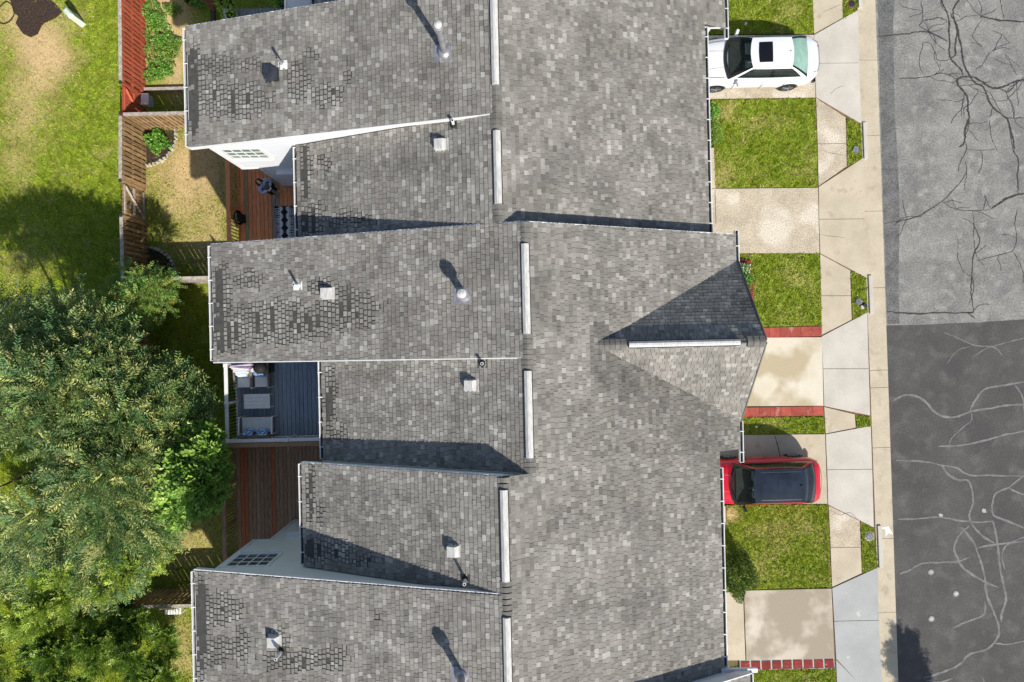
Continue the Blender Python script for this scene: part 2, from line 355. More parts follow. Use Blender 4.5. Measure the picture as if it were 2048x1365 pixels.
def ribbon(name, pts, w, mat, parent, z, jit=.02, seed=0):
    r = random.Random(seed); P3 = catmull(pts, 6); v = []; f = []
    for i, p in enumerate(P3):
        t = (P3[min(i + 1, len(P3) - 1)] - P3[max(i - 1, 0)]).normalized(); nrm = Vector((-t.y, t.x, 0))
        e = .45 + .55 * min(1, min(i, len(P3) - 1 - i) / 3)
        ww = w * e * r.uniform(.65, 1.35); q = p + nrm * r.uniform(-jit, jit)
        v += [(q + nrm * ww / 2)[:2] + (z,), (q - nrm * ww / 2)[:2] + (z,)]
        if i: f.append((2 * i - 2, 2 * i - 1, 2 * i + 1, 2 * i))
    return MB().add(v, f).build(name, mat, parent)
def zl(ox, oy, s, pts): return [P(ox + x / s, oy + y / s, ZR) for x, y in pts]
dark_cracks = [
    (.05, 1650, 0, 4.55, [(470, 335), (640, 320), (760, 310), (860, 290), (930, 295), (1040, 340), (1120, 380)]),
    (.075, 1650, 0, 4.55, [(1055, -10), (1080, 60), (1110, 120), (1130, 200), (1125, 290), (1135, 380), (1130, 470), (1140, 530), (1190, 590), (1240, 640), (1250, 690)]),
    (.07, 1650, 0, 4.55, [(1230, -10), (1180, 60), (1165, 110), (1180, 200), (1200, 280), (1185, 400), (1185, 500), (1150, 530)]),
    (.08, 1650, 0, 4.55, [(1140, 130), (1200, 240), (1220, 350), (1245, 470), (1265, 600), (1310, 680), (1350, 740), (1450, 810), (1480, 900), (1530, 980), (1640, 1070), (1665, 1100), (1690, 1190), (1710, 1260), (1725, 1360)]),
    (.085, 1650, 0, 4.55, [(1330, 695), (1420, 740), (1490, 790), (1580, 805), (1680, 765), (1745, 740), (1830, 725)]),
    (.04, 1650, 0, 4.55, [(670, 720), (840, 710), (960, 695), (1040, 670), (1100, 675), (1200, 720)]),
    (.085, 1650, 0, 4.55, [(1320, 700), (1240, 705), (1200, 750), (1270, 850), (1300, 910), (1300, 1000), (1310, 1080), (1275, 1170), (1270, 1290), (1220, 1345)]),
    (.085, 1650, 0, 4.55, [(1415, 150), (1520, 175), (1620, 190), (1830, 200)]),
    (.03, 1650, 0, 4.55, [(870, 10), (890, 110), (885, 190), (860, 240), (920, 275), (1040, 335)]),
    (.05, 1650, 0, 4.55, [(885, 190), (960, 180), (1045, 165), (1110, 195)]),
    (.05, 1650, 0, 4.55, [(1745, 750), (1700, 810), (1650, 840), (1580, 800)]),
    (.04, 1650, 0, 4.55, [(1640, 1070), (1720, 1080), (1830, 1070)]),
    (.03, 1650, 0, 4.55, [(890, 390), (950, 395), (1000, 470), (1030, 550), (1140, 545)]),
    (.022, 1650, 0, 4.55, [(1420, 190), (1360, 290), (1340, 340), (1410, 410), (1430, 430)]),
    (.025, 1650, 0, 4.55, [(1520, 470), (1580, 430), (1680, 395)]),
    (.022, 1650, 0, 4.55, [(1640, 500), (1700, 600), (1745, 690)]),
    (.02, 1650, 0, 4.55, [(1310, 780), (1380, 810), (1400, 860), (1480, 880)]),
    (.02, 1650, 0, 4.55, [(1270, 900), (1240, 1000), (1245, 1060)]),
    (.02, 1650, 0, 4.55, [(1050, 560), (1040, 640), (980, 690)]),
    (.03, 1360, 0, 2.968, [(1215, 1330), (1400, 1290), (1550, 1200), (1640, 1110), (1700, 1020), (1690, 960)]),
    (.03, 1360, 0, 2.968, [(1555, 1200), (1640, 1245), (1800, 1250), (1850, 1240)]),
    (.1, 1360, 0, 2.968, [(1850, 1240), (1890, 1210), (1960, 1170), (2050, 1150)]),
    (.05, 1360, 0, 2.968, [(2008, 1155), (2003, 1050), (2008, 950), (1978, 890), (1960, 790), (1948, 700)]),
    (.03, 1360, 0, 2.968, [(1650, 1020), (1660, 970), (1700, 890), (1690, 820), (1715, 740), (1710, 660), (1708, 600)]),
    (.02, 1360, 0, 2.968, [(1700, 890), (1780, 895), (1880, 890)]),
    (.02, 1360, 0, 2.968, [(1735, 1255), (1745, 1330), (1738, 1420)]),
    (.06, 1360, 440, 2.904, [(1200, 532), (1330, 545), (1500, 542), (1680, 540), (1705, 530)]),
    (.05, 1360, 440, 2.904, [(1705, 530), (1690, 420), (1695, 330), (1705, 200), (1740, 120), (1700, 20)]),
    (.07, 1360, 440, 2.904, [(1672, 540), (1715, 575)]),
    (.03, 1360, 440, 2.904, [(1720, 240), (1850, 205), (1930, 180), (1955, 110), (1945, 20), (1960, -60)]),
    (.03, 1360, 440, 2.904, [(1930, 180), (1960, 230), (1990, 300), (1992, 370)]),
    (.015, 1360, 440, 2.904, [(1600, 85), (1615, 130), (1612, 175)]),
    (.02, 1360, 440, 2.904, [(1190, 25), (1320, -5), (1400, -20)]),
]
for i, (w, ox, oy, s, pts) in enumerate(dark_cracks):
    ribbon('crack', zl(ox, oy, s, pts), w * .78, MT['crack_dark'], road_old, ZR + .009 + .0004 * (i % 9), .018, i)
for i in range(70):           # fine side cracks branching off the main ones
    w, ox, oy, s, pts = random.choice(dark_cracks); k = random.randrange(len(pts)); p = zl(ox, oy, s, [pts[k]])[0]
    a = random.uniform(0, 6.28); line = [p]
    for _ in range(random.randint(3, 6)):
        a += random.uniform(-.55, .55); line.append(line[-1] + Vector((math.cos(a), math.sin(a), 0)) * random.uniform(.12, .3))
    if min(q.y for q in line) > .75 and min(q.x for q in line) > 15.1: ribbon('crack', line, .016, MT['crack_dark'], road_old, ZR + .0135 + .0003 * (i % 7), .012, 200 + i)
pale = [
    (.13, 1360, 440, 2.904, [(1240, 1050), (1300, 1020), (1370, 1025), (1430, 1060), (1470, 1110), (1540, 1145), (1620, 1140), (1700, 1110), (1800, 1095), (1900, 1078), (2060, 1068)]),
    (.11, 1360, 440, 2.904, [(1680, 1115), (1720, 1040), (1770, 985), (1860, 965), (2060, 930)]),
    (.11, 1360, 440, 2.904, [(1500, 1315), (1620, 1310), (1760, 1285), (1880, 1250), (2060, 1215)]),
    (.07, 1360, 440, 2.904, [(1530, 655), (1600, 680), (1700, 725), (1800, 735), (1870, 720), (2000, 685)]),
    (.07, 1360, 440, 2.904, [(1700, 795), (1800, 740), (1850, 760), (1870, 790)]),
    (.06, 1360, 440, 2.904, [(1545, 845), (1610, 760), (1690, 735)]),
    (.07, 1360, 440, 2.904, [(1690, 1120), (1690, 1165), (1620, 1225), (1570, 1280), (1560, 1340)]),
    (.08, 1360, 440, 2.904, [(1940, 955), (1985, 1020), (1998, 1120), (2000, 1230)]),
    (.11, 1360, 900, 2.936, [(1265, 62), (1440, 70), (1540, 92), (1620, 105), (1700, 148), (1850, 150), (2060, 157)]),
    (.12, 1360, 900, 2.936, [(1540, 95), (1580, 150), (1640, 178), (1690, 180), (1715, 240), (1720, 310), (1700, 380), (1715, 440), (1770, 500), (1845, 548)]),
    (.11, 1360, 900, 2.936, [(1280, 408), (1400, 405), (1520, 395), (1640, 415), (1760, 425), (1830, 420)]),
    (.12, 1360, 900, 2.936, [(2050, 125), (1930, 220), (1860, 250), (1835, 310), (1840, 380), (1900, 410), (2060, 475)]),
    (.15, 1360, 900, 2.936, [(1835, 415), (1855, 500), (1870, 600), (1880, 700), (1900, 800), (1915, 880), (1890, 950), (1885, 1010)]),
    (.13, 1360, 900, 2.936, [(1700, 445), (1640, 500), (1610, 570), (1630, 640), (1670, 700), (1780, 770), (1868, 808)]),
    (.14, 1360, 900, 2.936, [(1650, 455), (1720, 540), (1760, 640), (1790, 750), (1800, 850), (1840, 950), (1870, 1040), (1860, 1110), (1800, 1170), (1700, 1200), (1640, 1260), (1560, 1300), (1430, 1340)]),
    (.12, 1360, 900, 2.936, [(1290, 728), (1350, 705), (1420, 668), (1520, 662), (1630, 655), (1705, 628)]),
    (.12, 1360, 900, 2.936, [(1735, 580), (1850, 555), (2060, 535)]),
    (.1, 1360, 900, 2.936, [(1845, 1135), (1930, 1140), (2060, 1115)]),
    (.09, 1360, 900, 2.936, [(1930, 222), (1970, 245), (2060, 275)]),
    (.12, 1360, 900, 2.936, [(1790, 890), (1780, 970), (1680, 1010), (1600, 1050)]),
    (.1, 1360, 900, 2.936, [(1905, 700), (1890, 620), (1920, 560), (2050, 500)]),
    (.1, 1360, 900, 2.936, [(1770, 1330), (1800, 1400)]),
    (.1, 1360, 900, 2.936, [(1440, 1350), (1520, 1365), (1600, 1340)]),
]
for i, (w, ox, oy, s, pts) in enumerate(pale):
    ribbon('crack_seal', zl(ox, oy, s, pts), w * .62, MT['crack_light'], road, ZR + .004 + .0004 * (i % 9), .012, 50 + i)
for i, (x, y, r) in enumerate(((1473, 718, .12), (1620, 846, .12), (1476, 993, .12), (1530, 384, .1), (1785, 357, .12))):
    c = P(1360 + x / 2.936, 900 + y / 2.936, ZR); mb = MB()
    if i < 3:
        mb.tube([c + Vector((0, 0, -.02)), c + Vector((0, 0, .012))], r, 18)
        o = mb.build('survey_disc', MT['lid_grey']); tag(o, ['pale round cover on dark asphalt, topmost of three', 'pale round cover on dark asphalt, farthest from the kerb', 'pale round cover on dark asphalt, lowest of three'][i], 'cover', 'round covers in the road')
        m2 = MB(); m2.tube([c + Vector((0, 0, .008)), c + Vector((0, 0, .016))], r * .6, 14); m2.build('inner_ring', MT['stone'], o)
    else:
        n = 9; pts = [(c.x + r * random.uniform(.5, 1.2) * math.cos(k * 6.283 / n), c.y + r * random.uniform(.5, 1) * math.sin(k * 6.283 / n)) for k in range(n)]
        mb.prism(pts, ZR, ZR + .0085).build('patch', MT['concrete_grey_and_shade'], road)

# sidewalk: flared driveway aprons and squared walk panels, every slab its own piece
walk = struct('sidewalk', MB().prism([(12.42, -30), (14.29 + .3, -30), (14.29 - .3, 30), (12.3, 30)], -.2, -.03), MT['soil'], 'concrete sidewalk between the lawns and the kerb')
slabs = [
    ('concrete_tan', [(1624, -30), (1684, -30), (1686, 36), (1628, 68)]),
    ('concrete_light', [(1628, 70), (1716, 20), (1719, 126), (1629, 127)]), ('concrete_light', [(1629, 127), (1719, 126), (1723, 248), (1632, 195)]),
    ('concrete_worn', [(1632, 196), (1692, 235), (1693, 287), (1635, 288)]), ('concrete_worn', [(1635, 288), (1693, 287), (1694, 333), (1637, 373)]),
    ('concrete_tan', [(1637, 374), (1726, 316), (1730, 438), (1638, 439)]), ('concrete_tan', [(1638, 439), (1730, 438), (1733, 556), (1640, 507)]),
    ('concrete_tan', [(1640, 508), (1701, 541), (1702, 592), (1642, 592)]), ('concrete_tan', [(1642, 592), (1702, 592), (1704, 640), (1643, 671)]),
    ('concrete_light', [(1643, 673), (1735, 625), (1738, 738), (1646, 738)]), ('concrete_light', [(1646, 738), (1738, 738), (1741, 832), (1648, 813)]),
    ('concrete_tan', [(1648, 814), (1710, 829), (1712, 856), (1651, 868)]),
    ('concrete_light', [(1651, 869), (1742, 852), (1745, 939), (1654, 940)]), ('concrete_light', [(1654, 940), (1745, 939), (1748, 1056), (1656, 1010)]),
    ('concrete_worn', [(1657, 1011), (1720, 1042), (1722, 1095), (1661, 1096)]), ('concrete_tan', [(1661, 1096), (1722, 1095), (1724, 1147), (1664, 1175)]),
    ('concrete_grey_and_shade', [(1664, 1177), (1756, 1135), (1758, 1241), (1668, 1243)]), ('concrete_grey_and_shade', [(1668, 1243), (1758, 1241), (1767, 1420), (1672, 1318)]),
    ('concrete_grey_and_shade', [(1672, 1320), (1760, 1408), (1700, 1420), (1676, 1420)]),
]
for mname, pts in slabs: MB().prism(shrink(pw(pts), .014), -.14, 0).build('slab', MT[mname], walk)
# kerb with gutter pan, cast in lengths
kerb = struct('kerb', MB().prism([(xci(-30) + .01, -30), (xco(-30) - .01, -30), (xco(30) - .01, 30), (xci(30) + .01, 30)], -.3, -.09), MT['crack_dark'], 'concrete kerb and gutter along the road')
joints = [16, 13.6, 10.92, 7.9, 4.87, 1.8, -1.5, -2.2, -4.6, -8.25, -11.2, -14.2, -17]
for a, b in zip(joints[:-1], joints[1:]):
    a, b = a - .008, b + .008
    MB().prism([(xci(b) + .14, b), (xco(b), b), (xco(a), a), (xci(a) + .14, a)], -.2, -.055).build('gutter_slab', MT['concrete_tan'], kerb)
    MB().prism([(xci(b) - .05, b), (xci(b) + .138, b), (xci(a) + .138, a), (xci(a) - .05, a)], -.2, -.012).build('kerb_stone', MT['concrete_tan'], kerb)
for y0, y1 in ((P(1724, 246)[1], P(1727, 318)[1]), (P(1733, 552)[1], P(1736, 628)[1]), (P(1748, 1052)[1], P(1757, 1136)[1]), (P(1715, -40)[1], P(1716, 16)[1])):
    MB().prism([(xci(y1) + .02, y1), (xci(y1) + .17, y1), (xci(y0) + .17, y0), (xci(y0) + .02, y0)], -.05, .05).build('raised_kerb_stone', MT['concrete_light'], kerb)
mk = P(1775, 1062, -.05)
o = MB().prism([(mk.x - .3, mk.y + .12), (mk.x + .05, mk.y + .18), (mk.x + .13, mk.y + .02), (mk.x + .22, mk.y - .16), (mk.x + .02, mk.y - .1), (mk.x - .08, mk.y - .26), (mk.x - .1, mk.y + .06)], -.054, -.051).build('paint_splash', MT['paint_mark'], kerb)

# driveways
def drive(pts, mat, label, joints=()):
    o = struct('driveway', MB().prism(pw(pts), -.15, 0), MT[mat], label)
    return o
drive([(1330, 72), (1628, 70), (1631, 195), (1330, 199)], 'concrete_worn', 'aggregate concrete driveway under the white car')
drive([(1330, 379), (1636, 376), (1639, 507), (1330, 507)], 'concrete_worn', 'worn concrete driveway with no car, above the plant bed')
drive([(1330, 677), (1644, 675), (1647, 812), (1330, 814)], 'concrete_wet', 'stained driveway between two rows of red pavers')
drive([(1330, 872), (1650, 869), (1655, 1008), (1330, 1010)], 'concrete_tan', 'concrete driveway under the red car')
drive([(1488, 1182), (1663, 1178), (1669, 1317), (1493, 1321)], 'concrete_brown', 'brown-washed driveway beside the row of square pavers')
struct('path', MB().prism(pw([(1400, 1188), (1486, 1184), (1491, 1321), (1400, 1322)]), -.15, -.004), MT['concrete_tan'], 'tan concrete path strip along the house by the shrub')
struct('path', MB().prism(pw([(1400, 296), (1428, 296), (1431, 377), (1400, 378)]), -.15, -.004), MT['concrete_tan'], 'narrow concrete strip beside the square lawn')
struct('path', MB().prism(pw([(1400, 1013), (1451, 1013), (1453, 1060), (1400, 1062)]), -.15, -.004), MT['concrete_tan'], 'narrow concrete strip below the red car')
def thin(pts, w, z, parent=None):
    return ribbon('joint', [P(x, y) for x, y in pts], w, MT['crack_dark'], parent, z, .004, 3)
for o in [x for x in bpy.data.objects if x.name.startswith('driveway')]:
    L = o['label']
    if 'white car' in L: thin([(1452, 196), (1452, 184)], .02, .003, o); thin([(1490, 196), (1492, 186), (1488, 176)], .012, .003, o)
    if 'red car' in L: thin([(1549, 871), (1555, 890), (1560, 912)], .03, .003, o)
    if 'no car' in L: thin([(1430, 378), (1432, 450)], .025, .003, o)
hair = [[(1660, 190), (1672, 178), (1690, 172)], [(1640, 300), (1660, 306), (1690, 312)], [(1660, 1020), (1680, 1030), (1700, 1026), (1716, 1040)], [(1640, 470), (1690, 476)], [(1770, 1251), (1790, 1253)], [(1645, 25), (1680, 10)]]
for i, h in enumerate(hair): ribbon('hairline_crack', [P(x, y) for x, y in h], .012, MT['crack_dark'], walk, .003, .01, 300 + i)
# red pavers in rows, square pavers in gravel
def paver_row(name, label, p0, p1, p2, p3, n, mat, gap=.006):
    e = struct(name, MB().prism(pw([p0, p1, p2, p3]), -.1, -.022), MT['gravel'] if gap > .02 else MT['soil'], label)
    for i in range(n):
        def q(a, b, t): return (a[0] + (b[0] - a[0]) * t, a[1] + (b[1] - a[1]) * t)
        poly = pw([q(p0, p1, i / n), q(p0, p1, (i + 1) / n), q(p3, p2, (i + 1) / n), q(p3, p2, i / n)])
        MB().prism(shrink(poly, gap), -.05, random.uniform(-.004, .006)).build('paver', MT[mat], e)
    return e
paver_row('paver_strip', 'bright red paver row above the stained driveway', (1455, 657), (1644, 653), (1644, 673), (1455, 677), 9, 'paver_red')
paver_row('paver_strip', 'faded red paver row below the stained driveway', (1455, 816), (1647, 813), (1648, 832), (1455, 835), 9, 'paver_red')
paver_row('paver_strip', 'dark red square pavers set in white gravel', (1480, 1322), (1669, 1318), (1670, 1338), (1481, 1342), 9, 'paver_dark', .05)

# lawns: a coloured soil sheet each, with blades of grass standing on it
GREEN = np.array([S(144, 168, 34), S(120, 152, 30), S(168, 180, 46), S(94, 130, 26), S(190, 188, 68)])
DRY = np.array([S(206, 182, 132), S(188, 162, 110), S(214, 194, 146), S(172, 156, 98), S(158, 160, 80)])
def lawn(label, poly, z, dens, dry=lambda x, y: 0 * x, blade=.07, seed=1, name='lawn', lush=.86, cell=.25):
    r = np.random.default_rng(seed)
    xs = [p[0] for p in poly]; ys = [p[1] for p in poly]
    base = MB().prism(poly, z - .08, z)
    # soil sheet as a grid clipped to the outline, tinted by how dry the place is
    o = base.build(name, MT['lawn']); o['kind'] = 'structure'; o['label'] = label
    me = o.data
    import bmesh
    bm = bmesh.new(); bm.from_mesh(me)
    for k in range(1, int((max(xs) - min(xs)) / cell) + 1):
        bmesh.ops.bisect_plane(bm, geom=bm.verts[:] + bm.edges[:] + bm.faces[:], plane_co=(min(xs) + k * cell, 0, 0), plane_no=(1, 0, 0))
    for k in range(1, int((max(ys) - min(ys)) / cell) + 1):
        bmesh.ops.bisect_plane(bm, geom=bm.verts[:] + bm.edges[:] + bm.faces[:], plane_co=(0, min(ys) + k * cell, 0), plane_no=(0, 1, 0))
    bm.to_mesh(me); bm.free()
    vx = np.array([v.co.x for v in me.vertices]); vy = np.array([v.co.y for v in me.vertices])
    d = np.clip(dry(vx, vy) + .25 * vnoise(vx, vy, 1.6, seed) + .12 * vnoise(vx, vy, 5, seed), 0, 1)[:, None]
    c = (1 - d) * np.array(S(120, 132, 36)) + d * np.array(S(192, 166, 120))
    a = me.color_attributes.new('tone', 'FLOAT_COLOR', 'POINT'); t = np.ones((len(vx), 4), np.float32); t[:, :3] = c
    a.data.foreach_set('color', t.ravel())
    n = int(dens * (max(xs) - min(xs)) * (max(ys) - min(ys)))
    x = r.uniform(min(xs), max(xs), n); y = r.uniform(min(ys), max(ys), n)
    k = in_poly(x, y, poly); x, y = x[k], y[k]
    x = x + r.normal(0, .022, len(x)); y = y + r.normal(0, .022, len(y))
    clump = vnoise(x, y, 4.5, seed + 3); dd = np.clip(dry(x, y) + .35 * vnoise(x, y, 1.6, seed) + .3 * clump, 0, 1)
    keep = r.uniform(0, 1, len(x)) > dd * .72; x, y, dd, clump = x[keep], y[keep], dd[keep], clump[keep]; n = len(x)
    L = blade * r.uniform(.6, 1.3, n) * (1 - .4 * dd) * (1 + .5 * clump)
    th = 2 * math.pi * vnoise(x, y, 2.2, seed + 9) * 1.2 + r.normal(0, .7, n); tilt = r.uniform(.5, 1.35, n)
    w = r.uniform(.012, .024, n)
    tip = np.stack([x + np.cos(th) * L * np.sin(tilt), y + np.sin(th) * L * np.sin(tilt), z + L * np.cos(tilt) + .01], 1)
    a0 = np.stack([x - np.sin(th) * w, y + np.cos(th) * w, np.full(n, z)], 1); b0 = np.stack([x + np.sin(th) * w, y - np.cos(th) * w, np.full(n, z)], 1)
    g = GREEN[r.choice(5, n, p=[.34, .24, .2, .12, .1])] * lush; dr = DRY[r.integers(0, 5, n)]
    mixk = (r.uniform(0, 1, n) < dd)[:, None]
    tone = np.where(mixk, dr, g) * r.uniform(.8, 1.2, n)[:, None]
    ob('grass', np_mesh('grass', np.stack([a0, b0, tip], 1), [(0, 1, 2)], 3, MT['blade'], tone), o, kind='stuff')
    return o
def patches(lst, z):
    q = [(P(x, y, z), rx * (CAM_Z - z) / FPX, ry * (CAM_Z - z) / FPX, s) for x, y, rx, ry, s in lst]
    def f(x, y):
        r = np.zeros_like(x)
        for c, rx, ry, s in q: r = r + s * np.exp(-(((x - c.x) / rx) ** 2 + ((y - c.y) / ry) ** 2))
        return r
    return f
zf = -.012
lawn('front lawn above the white car', pw([(1400, -60), (1624, -60), (1627, 66), (1400, 68)]), zf, 1100, patches([(1580, 20, 30, 20, .3)], 0), seed=11)
lawn('square front lawn between the white car and the bare driveway', pw([(1425, 200), (1631, 197), (1636, 374), (1431, 376)]), zf, 1100, patches([(1450, 225, 18, 18, .5), (1450, 350, 30, 30, .45), (1600, 345, 20, 15, .4), (1520, 240, 50, 30, .2)], 0), seed=12)
lawn('front lawn beside the brick-edged plant bed', pw([(1400, 509), (1639, 508), (1643, 652), (1400, 656)]), zf, 1100, patches([(1600, 560, 40, 25, .25), (1560, 630, 50, 15, .2)], 0), seed=13)
lawn('narrow front lawn strip below the stained driveway', pw([(1400, 837), (1648, 834), (1650, 867), (1400, 871)]), zf, 1100, patches([(1530, 855, 40, 10, .25)], 0), seed=14)
lawn('front lawn below the red car with the round shrub', pw([(1453, 1012), (1655, 1010), (1662, 1174), (1400, 1183), (1400, 1062), (1454, 1061)]), zf, 1100, patches([(1462, 1028, 12, 14, 1.2), (1580, 1050, 60, 40, .28), (1540, 1120, 40, 40, .2)], 0), seed=15)
lawn('front lawn below the square pavers', pw([(1440, 1343), (1670, 1339), (1674, 1440), (1440, 1440)]), zf, 1100, patches([(1580, 1360, 40, 10, .25)], 0), seed=16)
for i, (lab, pts) in enumerate((('grass wedge by the kerb holding the black round lid', [(1686, 37), (1715, 21), (1714, -40), (1684, -40)]), ('grass wedge by the kerb holding the grey stone lid', [(1694, 237), (1722, 250), (1725, 316), (1696, 332)]),
                            ('grass wedge by the kerb holding broken stones', [(1702, 543), (1732, 557), (1734, 625), (1706, 639)]), ('smallest grass wedge by the kerb, with no lid', [(1712, 831), (1740, 834), (1741, 852), (1714, 856)]),
                            ('grass wedge by the kerb holding the grey round lid', [(1722, 1044), (1747, 1057), (1755, 1135), (1726, 1146)]))):
    lawn(lab, pw(pts), zf, 1100, lush=.8, seed=20 + i)
# back yards
zb = ZG
outer = [tuple(P(x, y, zb)[:2]) for x, y in ((-260, -150), (262, -150), (262, 250), (262, 760), (255, 1500), (-260, 1500))]
lawn('open back lawn with straw-coloured patches beyond the fences', outer, zb, 620, patches([(60, 60, 60, 60, .75), (100, 90, 40, 40, .7), (75, 150, 55, 60, .55), (120, 130, 40, 30, .5), (50, 230, 50, 70, .5), (140, 40, 25, 20, .4), (30, 330, 40, 60, .35), (215, 300, 20, 12, .3), (40, 520, 60, 60, .3), (20, 20, 40, 30, .5)], zb), .085, 31, cell=.4, lush=1.0)
lawn('dry back yard with straw-coloured grass inside the brown fence', pw([(264, 236), (600, 236), (600, 545), (264, 566)], zb), zb, 760, patches([(370, 370, 110, 100, .84), (380, 340, 50, 40, .25), (420, 300, 60, 60, .4), (420, 500, 80, 60, .5), (310, 400, 20, 60, -.3), (340, 450, 50, 20, -.15)], zb), .085, 32)
lawn('shaded green back yard beside the large tree', pw([(264, 570), (600, 550), (600, 1195), (264, 1200)], zb), zb, 420, patches([(380, 1100, 90, 70, .55), (400, 1010, 60, 60, .3)], zb), .085, 33, lush=.9)
lawn('back garden ground inside the red fence', pw([(272, -120), (600, -120), (600, 228), (268, 232)], zb), zb, 260, patches([(345, 60, 45, 60, .9), (350, 150, 20, 50, .9), (340, 10, 40, 30, .8), (300, 120, 40, 60, .4)], zb), .07, 34)
lawn('patchy grass behind the lowest house', pw([(264, 1204), (600, 1200), (600, 1480), (264, 1480)], zb), zb, 520, patches([(360, 1280, 30, 60, .55), (370, 1330, 40, 20, .4)], zb), .08, 35)
# bare mulch in the lawn, top corner
mc = P(68, 26, zb); pts = []
for k in range(22):
    a = k * 2 * math.pi / 22; rr = 1 + .22 * math.sin(3 * a + 1) + random.uniform(-.12, .12)
    pts.append((mc.x + .95 * rr * math.cos(a), mc.y + .85 * rr * math.sin(a)))
struct('mulch_bed', MB().prism(pts, zb - .02, zb + .05), MT['mulch'], 'dark bare mulch patch in the open lawn')
# ============================================================ TOWNHOUSES
EXPO = .127
TONES = [np.array(S(*c)) * np.array([1.015, 1.0, .97]) * .88 for c in ((134, 131, 126), (130, 127, 122), (138, 135, 130), (126, 123, 118), (142, 139, 134), (131, 127, 121), (120, 117, 112), (149, 147, 142), (136, 134, 129), (157, 155, 150), (113, 110, 105), (165, 163, 158), (126, 123, 117), (140, 136, 130))]
TW = np.array([.12, .12, .11, .1, .1, .08, .06, .08, .08, .05, .03, .03, .04, .04]); TW = TW / TW.sum()
# algae-darkened, worn places on the rear slopes (centres and radii measured on the roof)
WORN = [(388, 175, 16, 75, 1.0), (455, 200, 75, 30, .95), (430, 130, 50, 24, .55), (500, 130, 30, 14, .5), (600, 165, 26, 40, .62), (650, 190, 40, 22, .6), (700, 150, 25, 40, .3), (620, 110, 20, 14, .4),
        (445, 620, 18, 75, 1.0), (560, 645, 95, 34, 1.0), (500, 560, 36, 22, .5), (470, 660, 22, 36, 1.05), (700, 615, 60, 36, .68), (640, 575, 40, 18, .5), (735, 640, 20, 22, .5),
        (662, 800, 14, 70, .62), (680, 870, 20, 30, .4), (612, 340, 12, 60, .68), (625, 440, 22, 30, .9), (650, 330, 30, 30, .4), (700, 440, 50, 18, .55),
        (622, 985, 12, 60, .6), (640, 1030, 12, 30, .5), (650, 1100, 50, 24, .75), (720, 1120, 40, 14, .5),
        (402, 1250, 14, 85, .95), (450, 1220, 40, 34, .62), (430, 1300, 30, 30, .65), (480, 1290, 30, 40, .5), (590, 1320, 60, 20, .7), (660, 1320, 40, 26, .55), (560, 1270, 30, 20, .4), (760, 1230, 12, 14, .4)]
def worn_at(x, y, z):
    px, py = to_px(x, y, z); m = np.zeros_like(px)
    for cx, cy, rx, ry, s in WORN: m = np.maximum(m, s * np.exp(-(((px - cx) / (rx * 1.15)) ** 2 + ((py - cy) / (ry * 1.15)) ** 2)))
    return m
UNIT_TABS = []
TABF = [(0, 1, 2, 3), (3, 2, 5, 4), (0, 3, 4), (1, 5, 2)]
for t in TONES:     # one unit shingle a tone: top edge tucked under, thick butt towards the eave
    v = np.array([[(0, 1, .08), (1, 1, .08), (1, 0, 1), (0, 0, 1), (0, 0, -.1), (1, 0, -.1)]])
    UNIT_TABS.append(np_mesh('shingle', v, [f[::-1] for f in TABF], 6, MT['shingle'], np.array([t])))
VALLEY = ((1200, 692), (1482, 905))
def dirt(px, py, main):     # run-off grime collected beside the gable valley, and two broad stains lower on the street slope
    k = 1.0
    if main and px > 1180:
        (x0, y0), (x1, y1) = VALLEY; L = math.hypot(x1 - x0, y1 - y0); d = ((px - x0) * (y1 - y0) - (py - y0) * (x1 - x0)) / L
        t = ((px - x0) * (x1 - x0) + (py - y0) * (y1 - y0)) / L / L
        if d < 40 and -.1 < t < 1.15: k -= .3 * math.exp(-max(0, -d - 20) / 55)
    for cx, cy, rx, ry, s in ((1200, 1030, 110, 60, .14), (1320, 110, 120, 40, .12), (1290, 1240, 90, 60, .1), (840, 190, 150, 22, .16), (760, 625, 120, 30, .1), (1180, 560, 70, 40, .1)):
        k -= s * math.exp(-((px - cx) / rx) ** 2 - ((py - cy) / ry) ** 2)
    return k
